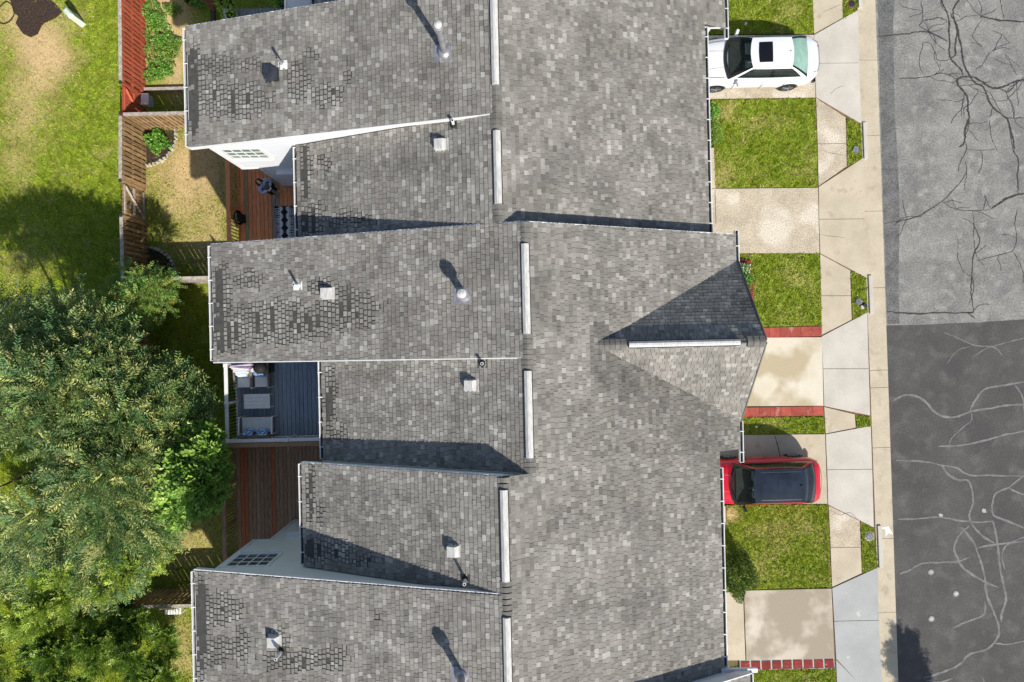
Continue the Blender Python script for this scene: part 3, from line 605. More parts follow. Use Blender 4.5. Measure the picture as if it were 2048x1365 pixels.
class Roof:
    def __init__(s): s.tabs = []
    def plane(s, O, U, V, ulen, vlen, ufun=None, worn=True, tone_shift=1.0, thick=1.0):
        O, U, V = Vector(O), Vector(U).normalized(), Vector(V).normalized(); Nn = U.cross(V)
        if Nn.z < 0: Nn = -Nn
        rows = int(math.ceil(vlen / EXPO))
        for j in range(rows):
            v0, v1 = j * EXPO, min((j + 1) * EXPO, vlen)
            a0, b0 = ufun(v0) if ufun else (0, ulen); a1, b1 = ufun(v1) if ufun else (0, ulen)
            u = min(a0, a1) - random.uniform(0, .17); cuts = [u]
            while u < max(b0, b1): u += random.choice((.12, .14, .15, .16, .18)) * random.uniform(.94, 1.06); cuts.append(u)
            for p, q in zip(cuts[:-1], cuts[1:]):
                p0, q0, p1, q1 = max(p, a0), min(q, b0), max(p, a1), min(q, b1)
                if q0 - p0 < .02 and q1 - p1 < .02: continue
                if q0 < p0: p0 = q0 = (p0 + q0) / 2
                if q1 < p1: p1 = q1 = (p1 + q1) / 2
                s.tabs.append((O, U, V, Nn, p0, q0, p1, q1, v0, v1, random.choices(range(14), TW)[0], random.uniform(.6, 1.4) * .0095 * thick, worn, j, tone_shift))
    def build(s, parent):
        ctr = [t[0] + t[1] * ((t[4] + t[5]) / 2) + t[2] * ((t[8] + t[9]) / 2) for t in s.tabs]
        cx, cy, cz = (np.array([c[i] for c in ctr]) for i in range(3))
        w = worn_at(cx, cy, cz); px, py = to_px(cx, cy, cz)
        rank = []
        V = []; T = []; keep = []
        for i, t in enumerate(s.tabs):
            O, U, Vv, Nn, p0, q0, p1, q1, v0, v1, tn, th, worn, j, ts = t
            um = (p0 + q0) / 2
            m = (w[i] + .16 * mnoise.noise((um * 3.1, j * .45, 2.0)) if w[i] > .08 else 0) if worn else 0
            bare = mnoise.noise((um * 1.3 + 7, j * .9, 5.0))
            if m > .5 and bare > (1.0 - m) * .75: continue
            if m > .42 and j < 3 and random.random() < .85: continue
            ins = random.uniform(.003, .0065); lo = random.uniform(-.003, .004)
            if m > .3:
                ins += random.uniform(.009, .019); lo += random.uniform(.012, .03); th *= .3
            elif m > .2 and random.random() < .3: lo += random.uniform(.015, .04); th *= .5
            if random.random() < .06: lo -= .02 * random.random()
            pts = [O + U * (p1 + ins * .9) + Vv * (v1 - ins * .35) + Nn * .001, O + U * (q1 - ins * .9) + Vv * (v1 - ins * .35) + Nn * .001,
                   O + U * (q0 - ins) + Vv * (v0 + lo) + Nn * th, O + U * (p0 + ins) + Vv * (v0 + lo) + Nn * th,
                   O + U * (p0 + ins) + Vv * (v0 + lo) - Nn * .004, O + U * (q0 - ins) + Vv * (v0 + lo) - Nn * .004]
            V.append(pts); T.append(TONES[tn] * (1.06 if m > .3 else 1) * ts * dirt(px[i], py[i], worn) * random.uniform(.95, 1.05)); keep.append(i)
            inside = 6 < px[i] < 2042 and 6 < py[i] < 1359
            rect = abs((q0 - p0) - (q1 - p1)) < .01 and m <= .2
            view = (Vector((0, 0, CAM_Z)) - ctr[i]); a = (q0 - p0) * (v1 - v0) * abs(Nn.dot(view.normalized())) / view.length_squared
            rank.append(a if inside and rect and ts == 1.0 and dirt(px[i], py[i], worn) > .93 else -1)
        order = np.argsort(-np.array(rank))[:300]; chosen = set(int(k) for k in order if rank[k] > 0)
        V = np.array([[tuple(p) for p in q] for q in V]); T = np.array(T)
        rest = np.array([k for k in range(len(V)) if k not in chosen])
        flip = s.tabs[0]
        ob('shingles', np_mesh('shingles', V[rest], [f[::-1] for f in TABF], 6, MT['shingle'], T[rest]), parent, kind='stuff')
        for k in sorted(chosen):
            O, U, Vv, Nn, p0, q0, p1, q1, v0, v1, tn, th, worn, j, ts = s.tabs[keep[k]]
            o = bpy.data.objects.new('shingle', UNIT_TABS[tn]); col.objects.link(o); o.parent = parent
            M3 = Matrix((U * (q0 - p0), Vv * (v1 - v0), Nn * th)).transposed().to_4x4()
            M3.translation = O + U * p0 + Vv * v0; o.matrix_local = M3

def gutter(parent, X, Y0, Y1, z, out):        # open trough along an eave; out = +1 street side, -1 yard side
    mb = MB(); w = .125
    mb.bx(X, X + out * w, Y0, Y1, z - .115, z - .105); mb.bx(X, X + out * .012, Y0, Y1, z - .105, z - .005)
    mb.bx(X + out * (w - .022), X + out * w, Y0, Y1, z - .105, z)
    mb.bx(X, X + out * (w - .022), Y0, Y0 + .012, z - .105, z - .012); mb.bx(X, X + out * (w - .022), Y1 - .012, Y1, z - .105, z - .012)
    g = mb.build('gutter', MT['white_trim'], parent)
    MB().bx(X + out * .013, X + out * (w - .023), Y0 + .02, Y1 - .02, z - .103, z - .085).build('leaf_debris', MT['crack_dark'], g)
    n = max(1, int((Y1 - Y0) / .62)); br = None
    for k in range(n):
        y = Y0 + (k + .5) * (Y1 - Y0) / n
        if br is None: br = MB().box((X + out * w / 2, y, z + .004), (w + .02, .028, .008)).build('bracket', MT['white_trim'], g); y00 = y
        else: copy_to(br, g, (0, y - y00, 0))
    return g
def ridge_caps(parent, X, z, spans, axis='Y'):
    first = None
    for a, b in spans:
        n = max(1, int(round((b - a) / .15)))
        for k in range(n):
            c = a + (k + .5) * (b - a) / n; h = (b - a) / n * .55
            if first is None:
                prof = [(-.16, -.055), (-.06, -.002), (0, .018), (.06, -.002), (.16, -.055)]
                v = [(p[0], -h, p[1] + .006) for p in prof] + [(p[0], h, p[1] + .022) for p in prof]
                mb = MB().add(v, [(i, i + 1, i + 6, i + 5) for i in range(4)] + [(5, 6, 7, 8, 9)[::-1]])
                first = mb.build('ridge_cap', MT['cap'], parent, world_space=False); o = first
            else: o = copy_to(first, parent)
            w = Vector((X, c, z)) if axis == 'Y' else Vector((c, X, z))
            o.location = w - Vector(parent.location)
            if axis != 'Y': o.rotation_euler = (0, 0, math.pi / 2)
def ridge_vent(parent, a, b, wid=.2):
    a, b = Vector(a), Vector(b); d = (b - a).normalized(); s = Vector((-d.y, d.x, 0)); up = Vector((0, 0, 1))
    prof = [(-wid / 2, -.045), (-wid / 2, .035), (-.03, .085), (.03, .085), (wid / 2, .035), (wid / 2, -.045)]
    v = [p + s * q[0] + up * q[1] for p in (a, b) for q in prof]
    f = [(i, i + 1, i + 7, i + 6) for i in range(5)] + [tuple(range(5, -1, -1)), tuple(range(6, 12))]
    o = MB().add(v, f).build('ridge_vent', MT['vent_metal'], parent)
    for sgn in (-1, 1):
        MB().bar(a + s * sgn * (wid / 2 + .012) - up * .012, b + s * sgn * (wid / 2 + .012) - up * .012, .022, .05).build('louvre_slot', MT['black'], o)

class House:
    def __init__(s, label, Y0, Y1, ridge, xf, siding, ext, short, slope=.44):
        s.Y0, s.Y1, s.Xr, s.zr, s.xf, s.slope, s.ext, s.short, s.siding = Y0, Y1, ridge[0], ridge[1], xf, slope, ext, short, siding
        s.zf = s.zr - slope * (xf - s.Xr)
        s.e = thing('townhouse', label, 'house', ((s.Xr + xf) / 2, (Y0 + Y1) / 2, 0), 0, 'townhouses in the row')
        s.roof_mb = MB(); s.shingles = Roof()
        for (y0, y1, xe, ze), kind in ((ext, 'ext'), (short, 'short')): s.rear(y0, y1, xe, ze, kind)
        s.front()
    def zrear(s, seg, x): return seg[3] + (x - seg[2]) / (s.Xr - seg[2]) * (s.zr - seg[3])
    def zfront(s, x): return s.zr - s.slope * (x - s.Xr)
    def rear(s, y0, y1, xe, ze, kind):
        d = Vector((s.Xr - xe, 0, s.zr - ze)); L = d.length; d.normalize()
        s.roof_mb.xz_prism([(xe, ze - .006), (s.Xr, s.zr - .006), (s.Xr, s.zr - .15), (xe, ze - .15)], y0, y1)
        s.shingles.plane((xe - .02, y0 - .02, ze), (0, 1, 0), d, y1 - y0 + .04, L - .05, thick=2.0)
        gutter(s.e, xe - .015, y0 + .02, y1 - .02, ze - .03, -1)
        seg = (y0, y1, xe, ze); m = MT[s.siding]
        xw = xe + .5; xl = xw + (.58 if kind == 'ext' else 0); low = ZG - .1; zm = 3.5
        prof = [(xl, low), (xl, zm)] + ([(xw, zm), (xw, s.zrear(seg, xw) - .155)] if kind == 'ext' else [(xw, s.zrear(seg, xw) - .155)])
        prof += [(s.Xr, s.zr - .155), (s.xf - .42, s.zfront(s.xf - .42) - .155), (s.xf - .42, -.35), (2, low)]
        s.wall = MB().xz_prism(prof, y0 + .03, y1 - .03).build('wall', m, s.e)
        s.xw = getattr(s, 'xw', {}); s.xw[kind] = (xw, xl)
    def front(s):
        d = Vector((s.Xr - s.xf, 0, s.zr - s.zf)); L = d.length; d.normalize()
        s.roof_mb.xz_prism([(s.xf, s.zf - .006), (s.Xr, s.zr - .006), (s.Xr, s.zr - .15), (s.xf, s.zf - .15)], s.Y0 + .001, s.Y1 - .001)
        s.shingles.plane((s.xf + .02, s.Y0 - .02, s.zf), (0, 1, 0), d, s.Y1 - s.Y0 + .04, L - .05, thick=1.6)
        MB().bx(s.xf - .4, s.xf - .36, s.Y0 + .5, s.Y0 + 3.0, .0, 2.2).build('garage_door', MT['white_trim'], s.e)
        dr = MB().bx(s.xf - .4, s.xf - .365, s.Y1 - 1.9, s.Y1 - .95, .05, 2.15).build('front_door', MT['dark_metal'], s.e)
        MB().box((s.xf - .34, s.Y1 - 1.75, 1.05), (.05, .05, .12)).build('handle', MT['galv'], dr)
        w = MB().bx(s.xf - .41, s.xf - .37, s.Y0 + 1.0, s.Y0 + 2.6, 3.3, 4.6).build('window', MT['white_trim'], s.e)
        MB().bx(s.xf - .369, s.xf - .362, s.Y0 + 1.07, s.Y0 + 2.53, 3.37, 4.53).build('pane', MT['pane_dark'], w)
    def finish(s):
        s.roof = s.roof_mb.build('roof', MT['underlay'], s.e)
        s.shingles.build(s.roof)
def Xat(px, py, z): return P(px, py, z).x

H1 = House('white sided townhouse with the tall flue pipe and the wooden deck', 3.17, 9.76, (-.28, 8.3), Xat(1412, 250, 5.42), 'siding_white',
           (6.12, 9.76, Xat(376, 180, 6.0), 6.0), (3.17, 6.10, Xat(596, 384, 5.9), 5.9))
H2 = House('townhouse with the front gable and the blue deck', -3.50, 3.14, (.40, 8.45), Xat(1474, 700, 5.5), 'siding_blue',
           (-.42, 3.14, Xat(426, 607, 5.9), 5.9), (-3.50, -.43, Xat(646, 815, 5.9), 5.9))
H3 = House('pale sage townhouse above the red car with the dark brown deck', -10.2, -3.53, (-.30, 8.75), Xat(1441, 1130, 5.8), 'siding_sage',
           (-10.2, -6.63, Xat(392, 1250, 6.4), 6.4), (-6.61, -3.53, Xat(607, 1030, 6.2), 6.2))
H0 = House('townhouse at the top edge of the row behind the white car', 9.79, 16.4, (.40, 8.0), Xat(1449, 40, 5.1), 'siding_white',
           (13.1, 16.4, -9.4, 5.6), (9.79, 13.08, Xat(630, 0, 5.7), 5.7))
H4 = House('townhouse at the bottom edge of the row with the raised roof', -17.0, -10.23, (.40, 8.94), Xat(1497, 1350, 6.0), 'siding_white',
           (-16.3, -10.23, -9.3, 6.4), (-17.0, -16.32, -6.2, 6.2))  # unseen rear wing lengthened so its wall shades the back yard

# front gable of the middle house
ya, za, xa, xg = -.17, 7.6, 2.33, 7.0
for sgn, yb in ((1, 2.37), (-1, -2.62)):
    zb_ = 5.5; d = Vector((0, ya - yb, za - zb_)); L = d.length; d.normalize()
    A, B, C = Vector((xa, ya, za)), Vector((xg + .06, ya, za)), Vector((xg + .06, yb, zb_ + .01)); D = Vector((xg - .02, yb, zb_ + .01))
    up = Vector((0, 0, -.1)); v = [A, B, C, D, A + up, B + up, C + up, D + up]
    H2.roof_mb.add([p - Vector((0, 0, .006)) for p in v], [(0, 1, 2, 3), (7, 6, 5, 4), (1, 5, 6, 2), (0, 4, 5, 1), (2, 6, 7, 3), (3, 7, 4, 0)])
    uf = (lambda v, L=L: ((xg + .02) + (xa - xg - .02) * min(1, v / L), xg + .07))
    H2.shingles.plane((0, yb, zb_ + .012), (1, 0, 0), d, 8, L - .04, uf, worn=False, tone_shift=1.0001, thick=.6 if sgn > 0 else 1)
    MB().bar(C + Vector((.03, 0, -.07)), B + Vector((.03, 0, -.07)), .03, .16).build('rake_board', MT['cap'], H2.e)
MB().add([(xg - .3, 2.3, 5.3), (xg - .3, -2.55, 5.3), (xg - .3, ya, 7.38), (xg - .5, 2.3, 5.3), (xg - .5, -2.55, 5.3), (xg - .5, ya, 7.38)],
         [(0, 2, 1), (3, 4, 5), (0, 3, 5, 2), (1, 2, 5, 4), (0, 1, 4, 3)]).build('gable_wall', MT['siding_blue'], H2.e)
ridge_caps(H2.e, ya, za, [(xa - .05, xa + .85), (xg - .45, xg + .06)], 'X')
ridge_vent(H2.e, (P(1257, 694, 7.55).x, ya, za), (P(1478, 690, 7.55).x, ya, za), .17)
for h in (H0, H1, H2, H3, H4): h.finish()

# street-side gutters
gutter(H1.e, H1.xf + .015, H1.Y0 + .05, H1.Y1 - .05, H1.zf - .03, 1)
gutter(H0.e, H0.xf + .015, H0.Y0 - .3, H0.Y1, H0.zf - .03, 1)
gutter(H2.e, H2.xf + .015, 2.3, 3.3, H2.zf - .03, 1)
gutter(H2.e, H2.xf + .015, -3.95, -2.65, H2.zf - .03, 1)
gutter(H3.e, H3.xf + .015, H3.Y0 + .05, H3.Y1 - .5, H3.zf - .03, 1)
gutter(H4.e, H4.xf + .015, H4.Y0, H4.Y1 - .02, H4.zf - .03, 1)
MB().bx(H0.xf - .6, H0.xf - .15, H0.Y0 - .02, H0.Y0 + .01, H0.zf + .02, H0.zf + .08).build('flashing', MT['white_trim'], H0.e)
# rake boards along the long rear slopes and the stepped edges
def rake(h, seg, y, out, mat='white_trim'):
    a = Vector((seg[2] - .02, y, seg[3] - .09)); b = Vector((h.Xr, y, h.zr - .09))
    MB().bar(a + Vector((0, out * .016, 0)), b + Vector((0, out * .016, 0)), .03, .16).build('rake_board', MT[mat], h.e)
rake(H1, H1.ext, 6.10, -1); rake(H1, H1.ext, 9.77, 1); rake(H2, H2.ext, 3.15, 1); rake(H2, H2.ext, -.44, -1)
rake(H3, H3.ext, -6.60, 1); rake(H2, H2.short, -3.51, -1); rake(H3, H3.short, -3.52, 1)
MB().bar((H4.Xr, -10.21, H4.zr - .1), (H4.xf, -10.21, H4.zf - .1), .03, .3).build('rake_board', MT['white_trim'], H4.e)
MB().bar((H2.Xr, 3.155, H2.zr - .1), (H2.xf, 3.155, H2.zf - .1), .03, .2).build('rake_board', MT['fascia'], H2.e)
MB().box((Xat(1480, 1326, 6), -10.2, 5.9), (1.1, .12, .1)).build('flashing', MT['white_trim'], H4.e)
# ridge vents with ridge caps between them
def ridge(h, spans_px, lo, hi):
    z = h.zr; vents = sorted((P(x0, y1, z).y, P(x0, y0, z).y) for x0, y0, y1 in spans_px); cur = lo; gaps = []
    for a, b in vents:
        ridge_vent(h.e, (h.Xr, a, z), (h.Xr, b, z)); gaps.append((cur, a)); cur = b
    gaps.append((cur, hi)); ridge_caps(h.e, h.Xr, z, [g for g in gaps if g[1] - g[0] > .1])
ridge(H1, [(990, -60, 170), (998, 262, 408)], H1.Y0, H1.Y1)
ridge(H2, [(1056, 488, 668), (1061, 742, 916)], H2.Y0, H2.Y1)
ridge(H3, [(1014, 980, 1163), (1020, 1235, 1450)], H3.Y0, H3.Y1)
ridge(H0, [], H0.Y0, H0.Y1); ridge(H4, [], H4.Y0, H4.Y1)

# side walls seen past the eaves: corner boards, windows, doors
def grid_window(h, c, Y, out, cols=4, rows=3, pane='pane'):
    pts = [PY(x, y, Y) for x, y in c]; xs = sorted(p.x for p in pts); zs = sorted(p.z for p in pts)
    x0, x1 = (xs[0] + xs[1]) / 2, (xs[2] + xs[3]) / 2; z0, z1 = (zs[0] + zs[1]) / 2, (zs[2] + zs[3]) / 2
    o = out; mb = MB(); fr = .09
    mb.bx(x0 - fr, x1 + fr, Y, Y + o * .03, z0 - fr, z0); mb.bx(x0 - fr, x1 + fr, Y, Y + o * .03, z1, z1 + fr)
    mb.bx(x0 - fr, x0, Y, Y + o * .03, z0, z1); mb.bx(x1, x1 + fr, Y, Y + o * .03, z0, z1)
    w = mb.build('window', MT['white_trim'], h.e)
    dx, dz = (x1 - x0) / cols, (z1 - z0) / rows
    mm = MB()
    for i in range(1, cols): mm.bx(x0 + i * dx - .016, x0 + i * dx + .016, Y + o * .004, Y + o * .022, z0, z1)
    for j in range(1, rows): mm.bx(x0, x1, Y + o * .005, Y + o * .02, z0 + j * dz - .016, z0 + j * dz + .016)
    mm.build('glazing_bars', MT['white_trim'], w)
    first = None
    for i in range(cols):
        for j in range(rows):
            if first is None: first = MB().bx(x0 + .016, x0 + dx - .016, Y - o * .005, Y + o * .006, z0 + .016, z0 + dz - .016).build('pane', MT[pane], w)
            else: copy_to(first, w, (i * dx, 0, j * dz))
    MB().bx(x0 - fr, x1 + fr, Y + o * .03, Y + o * .07, z0 - fr, z0 - fr + .03).build('sill', MT['white_trim'], w)
ywA, ywF = 6.15, -6.66
def side_trim(h, y, out, zdeck):
    xw, xl = h.xw['ext']; xs = h.xw['short'][0]
    mb = MB(); zt = h.zrear(h.ext, xw) - .2
    mb.bx(xw - .012, xw + .1, y, y + out * .02, 3.5, zt)
    mb.bx(xw - .012, xl + .02, y, y + out * .025, 3.42, 3.52)
    mb.bx(xl - .012, xl + .1, y, y + out * .02, zdeck, 3.42)
    mb.build('corner_board', MT['white_trim'], h.e)
    d = MB().bx(xl + .75, xl + 1.75, y, y + out * .03, zdeck, zdeck + 2.1).build('side_door', MT['white_trim'], h.e)
    MB().bx(xl + .9, xl + 1.6, y + out * .031, y + out * .036, zdeck + .25, zdeck + 1.95).build('pane', MT['pane_dark'], d)
    MB().box((xl + .82, y + out * .06, zdeck + 1), (.04, .05, .14)).build('handle', MT['galv'], d)
    MB().bx(xl + .5, xl + 2.0, y, y + out * .16, zdeck + 2.2, zdeck + 2.24).build('door_hood', MT['siding_white'], h.e)
side_trim(H1, ywA, -1, .95); side_trim(H3, ywF, 1, .95)
grid_window(H1, [(442, 299), (518.5, 297.3), (539.5, 315.9), (467.9, 317.6)], ywA, -1)
grid_window(H3, [(453.8, 1133), (531.5, 1132.7), (558.8, 1108.9), (478.7, 1110)], ywF, 1, pane='pane_dark')
for h in (H0, H1, H2, H3, H4):       # patio doors onto the decks and rear windows
    xs = h.xw['short'][0]; y0, y1 = h.short[:2]
    d = MB().bx(xs - .03, xs, (y0 + y1) / 2 - .95, (y0 + y1) / 2 + .95, .95, 3.05).build('patio_door', MT['white_trim'], h.e)
    for k in (-1, 1): MB().bx(xs - .036, xs - .031, (y0 + y1) / 2 + k * .47 - .4, (y0 + y1) / 2 + k * .47 + .4, 1.05, 2.95).build('pane', MT['pane_dark'], d)
    xw = h.xw['ext'][0]; y0, y1 = h.ext[:2]
    w = MB().bx(xw - .03, xw, (y0 + y1) / 2 - .8, (y0 + y1) / 2 + .8, 4.0, 5.3).build('window', MT['white_trim'], h.e)
    MB().bx(xw - .036, xw - .031, (y0 + y1) / 2 - .73, (y0 + y1) / 2 + .73, 4.07, 5.23).build('pane', MT['pane_dark'], w)

# vents, pipes and flues standing on the roofs
def on_roof(h, seg, px, py):
    z = 7.0
    for _ in range(12): p = P(px, py, z); z = h.zrear(seg, p.x)
    return P(px, py, z), math.atan2(h.zr - seg[3], h.Xr - seg[2])
def roof_frame(p, ang): return Matrix.Translation(p) @ Matrix.Rotation(-ang, 4, 'Y')
def box_vent(h, seg, px, py, mat, s=1.0):
    p, a = on_roof(h, seg, px, py); R = roof_frame(p, a)
    mb = MB(); mb.box((0, 0, .012), (.42 * s, .36 * s, .012)); fl = MB()
    w, l, t = .15 * s, .15 * s, .2 * s
    v = [(-w, -l, .02), (w, -l, .02), (w, l, .02), (-w, l, .02), (-w * .95, -l * .95, t), (w * .55, -l * .9, t * .9), (w * .55, l * .9, t * .9), (-w * .95, l * .95, t), (w, -l, .07), (w, l, .07)]
    hb = MB().add(v, [(4, 5, 6, 7), (5, 8, 9, 6), (0, 3, 7, 4)[::-1], (0, 1, 8, 5, 4), (3, 7, 6, 9, 2), (1, 2, 9, 8)])
    o = hb.build('box_vent', MT[mat], h.e, world_space=False); o.matrix_parent_inverse = parent_matrix(h.e).inverted(); o.matrix_basis = R
    f = mb.build('flashing', MT['vent_metal' if mat != 'dark_metal' else 'dark_metal'], o)
    MB().bx(-w * 1.02, -w * .96, -l * .8, l * .8, .03, t * .85).build('grille', MT['black'], o)
def vent_pipe(h, seg, px, py, hgt=.4, boot='black', white=True):
    p, a = on_roof(h, seg, px, py)
    o = MB().tube([p - Vector((0, 0, .05)), p + Vector((0, 0, hgt))], .042, 12).build('vent_pipe', MT['white_trim' if white else 'galv'], h.e, smooth=False)
    MB().tube([p + Vector((0, 0, hgt - .01)), p + Vector((0, 0, hgt + .002))], .03, 10).build('opening', MT['black'], o)
    b = MB().tube([p - Vector((0, 0, .05)), p + Vector((0, 0, .05)), p + Vector((0, 0, .1))], [.12, .085, .048], 14)
    b.build('boot', MT[boot], o); fl = MB().box((0, 0, .012), (.3, .26, .012)); q = roof_frame(p, a)
    f = MB().add([q @ Vector(v) for v in fl.v], fl.f).build('flashing', MT['white_trim' if boot == 'white_trim' else 'underlay'], o)
def flue(h, seg, px, py, hgt, r=.085, capr=.14):
    p, a = on_roof(h, seg, px, py); q = roof_frame(p, a); fl = MB().box((-.05, 0, .014), (.5, .46, .014))
    o = MB().tube([p - Vector((0, 0, .05)), p + Vector((0, 0, hgt))], r, 18).build('flue_pipe', MT['galv'], h.e)
    MB().add([q @ Vector(v) for v in fl.v], fl.f).build('flashing', MT['galv'], o)
    MB().tube([p - Vector((0, 0, .04)), p + Vector((0, 0, .08)), p + Vector((0, 0, .13))], [.2, .16, r + .01], 18).build('storm_collar', MT['galv'], o)
    t = p + Vector((0, 0, hgt)); MB().tube([t + Vector((0, 0, -.16)), t + Vector((0, 0, -.02)), t], [capr, capr, capr * .9], 20).build('cap', MT['galv'], o)
    MB().tube([t + Vector((0, 0, -.005)), t + Vector((0, 0, .05)), t + Vector((0, 0, .085))], [capr * .72, capr * .7, .03], 18).build('cap_lid', MT['vent_metal'], o)
box_vent(H1, H1.ext, 546, 151, 'dark_metal', 1.15); vent_pipe(H1, H1.ext, 566, 131, .5, 'white_trim', False); flue(H1, H1.ext, 889, 106, 1.5)
vent_pipe(H1, H1.short, 907, 250, .36); box_vent(H1, H1.short, 884, 291, 'vent_metal')
vent_pipe(H2, H2.ext, 596, 572, .4, 'white_trim'); box_vent(H2, H2.ext, 657, 587, 'vent_metal'); flue(H2, H2.ext, 928, 592, .75, .1, .17)
vent_pipe(H2, H2.short, 965, 727, .4); box_vent(H2, H2.short, 944, 771, 'vent_metal')
box_vent(H3, H3.short, 910, 1101, 'vent_metal'); vent_pipe(H3, H3.short, 931, 1158, .4)
box_vent(H3, H3.ext, 551, 1281, 'vent_metal'); vent_pipe(H3, H3.ext, 564, 1302, .5, 'black'); flue(H3, H3.ext, 924, 1352, .95, .1, .17)
# ============================================================ FENCES
def fence(label, a, b, mat, rail_mat='wood_grey', h=1.8, z=ZG, group='board fences round the back yards', pitch=.2, name='wood_fence', cap=True, in_side=1):
    a, b = Vector((a[0], a[1], z)), Vector((b[0], b[1], z)); d = b - a; L = d.length; t = d.normalized(); s = Vector((-t.y, t.x, 0)) * in_side
    e = thing(name, label, 'fence', tuple(a), math.atan2(t.y, t.x), group)
    n = int(L / pitch); first = {}
    sy = in_side
    for k in range(n):          # shadowbox: boards alternate on the two sides of the rails
        for side in (1, -1):
            x = (k + (.25 if side > 0 else .75)) * pitch
            if x + .07 > L: continue
            lx = Vector((x, sy * side * .045, 0))
            if side not in first:
                mb = MB(); mb.box((0, 0, h / 2 - .03), (.135, .018, h - .12)); first[side] = mb.build('board', MT[mat], e, world_space=False); o = first[side]
            else: o = copy_to(first[side], e)
            o.location = lx + Vector((0, 0, random.uniform(-.012, .012))); o.rotation_euler = (0, random.uniform(-.008, .008), 0)
    for zr in (.3, .95, h - .25): MB().box((L / 2, 0, zr), (L, .07, .085)).build('rail', MT[mat], e, world_space=False)
    if cap: MB().box((L / 2, 0, h - .06), (L, .135, .032)).build('cap_rail', MT[rail_mat], e, world_space=False)
    np_ = max(1, int(round(L / 2.4)))
    for k in range(np_ + 1): MB().box((min(max(k * L / np_, .06), L - .06), 0, h / 2 - .08), (.095, .065, h - .13)).build('post', MT[mat], e, world_space=False)
    return e
def gate(label, a, b, mat, brace_mat, h=1.7, z=ZG, diag=1, in_side=1, latch=False):
    a, b = Vector((a[0], a[1], z)), Vector((b[0], b[1], z)); d = b - a; L = d.length; t = d.normalized()
    e = thing('fence_gate', label, 'gate', tuple(a), math.atan2(t.y, t.x), 'gates in the back fences'); n = int(L / .145); first = None
    for k in range(n):
        if first is None: first = MB().box((0, 0, h / 2), (.132, .018, h - .08)).build('board', MT[mat], e, world_space=False); o = first
        else: o = copy_to(first, e)
        o.location = ((k + .5) * L / n, 0, random.uniform(-.015, .015))
    y = in_side * .035
    for zr in (.2, h * .52, h - .18): MB().box((L / 2, y, zr), (L - .1, .04, .09)).build('brace', MT[brace_mat], e, world_space=False)
    p, q = Vector((.1 if diag > 0 else L - .1, y * 1.6, .24)), Vector((L - .1 if diag > 0 else .1, y * 1.6, h - .2))
    MB().bar(p, q, .085, .03).build('brace', MT[brace_mat], e, world_space=False)
    for x in (-.06, L + .06):
        MB().box((x, 0, h / 2), (.1, .1, h + .1)).build('post', MT[mat], e, world_space=False)
        MB().box((x, 0, h + .07), (.13, .13, .05), taper=.7).build('post_cap', MT['dark_metal'], e, world_space=False)
    if latch:
        MB().tube([(L * .62, y * 1.3, h - .4), (L * .62, y * 2.6, h - .36)], [.06, .045], 12).build('latch', MT['lid_black'], e, world_space=False)
    return e
ZT = ZG + 1.8
def F(px, py): return tuple(P(px, py, ZT - .06)[:2])
XF = -15.78
y_r1 = F(243, 165)[1]; y_c1 = F(240, 231)[1]; y_g0 = F(240, 361)[1]; y_g1 = F(241, 432)[1]
fence('red stained board fence beside the leafy garden', (-15.62, 16.2), (-15.68, y_r1), 'wood_red')
gate('red stained gate with a diagonal brace', (-15.68, y_r1 - .06), (-15.7, y_c1 + .16), 'wood_red', 'wood_red', diag=-1, in_side=1)
fence('brown board fence between the red gate and the brown gate', (-15.72, y_c1 - .02), (XF, y_g0), 'wood_brown')
gate('weathered brown gate with a diagonal brace and dark latch', (XF, y_g0 - .07), (XF, y_g1 + .07), 'wood_brown', 'wood_grey', in_side=1, diag=-1, latch=True)
fence('brown board fence running from the gate to behind the shrub', (XF, y_g1), (XF, F(245, 735)[1]), 'wood_brown')
yc1 = F(300, 228)[1]
fence('short brown cross fence between the red garden and the dry yard', (-15.6, yc1), (-9.6, yc1), 'wood_brown', in_side=-1)
yc2 = F(370, 557)[1]
fence('silvered cross fence under the leafy shrub', (-15.6, yc2), (-8.9, yc2), 'wood_grey', in_side=-1)
yc3 = F(330, 1213)[1]
fence('dark cross fence below the large tree', (-15.8, yc3), (-9.7, yc3), 'wood_brown', in_side=1)

# ============================================================ DECKS
ZD = .95
def deck(label, x0, x1, y0, y1, mats, pitch=.152, z=ZD, name='deck', group='raised decks behind the houses', wing=None):
    e = thing(name, label, 'deck', ((x0 + x1) / 2, (y0 + y1) / 2, z), 0, group); n = int(round((x1 - x0) / pitch)); cache = {}
    for k in range(n):
        x = x0 + (k + .5) * (x1 - x0) / n; m = mats(k, n)
        a, b = y0, y1
        if wing and x < wing[0]: a, b = min(y0, wing[1]), max(y1, wing[1])
        key = (m, a, b)
        if key not in cache: cache[key] = MB().box((0, 0, -.014), ((x1 - x0) / n - .014, b - a, .028)).build('board', MT[m], e, world_space=False); o = cache[key]
        else: o = copy_to(cache[key], e)
        o.location = (x - e.location.x, (a + b) / 2 - e.location.y + random.uniform(-.008, .008), random.uniform(-.002, .002))
    for yj in np.linspace(y0 + .1, y1 - .1, 5): MB().bx(x0, x1, yj - .02, yj + .02, z - .2, z - .03).build('joist', MT['wood_dark'], e)
    for x in (x0 + .08, x1 - .3):
        for y in (y0 + .1, y1 - .1): MB().bx(x - .06, x + .06, y - .06, y + .06, ZG, z - .03).build('post', MT['wood_dark'], e)
    MB().bx(x0 - .035, x0 - .002, y0, y1, z - .2, z - .002).build('rim_board', MT[mats(0, n)], e)
    return e
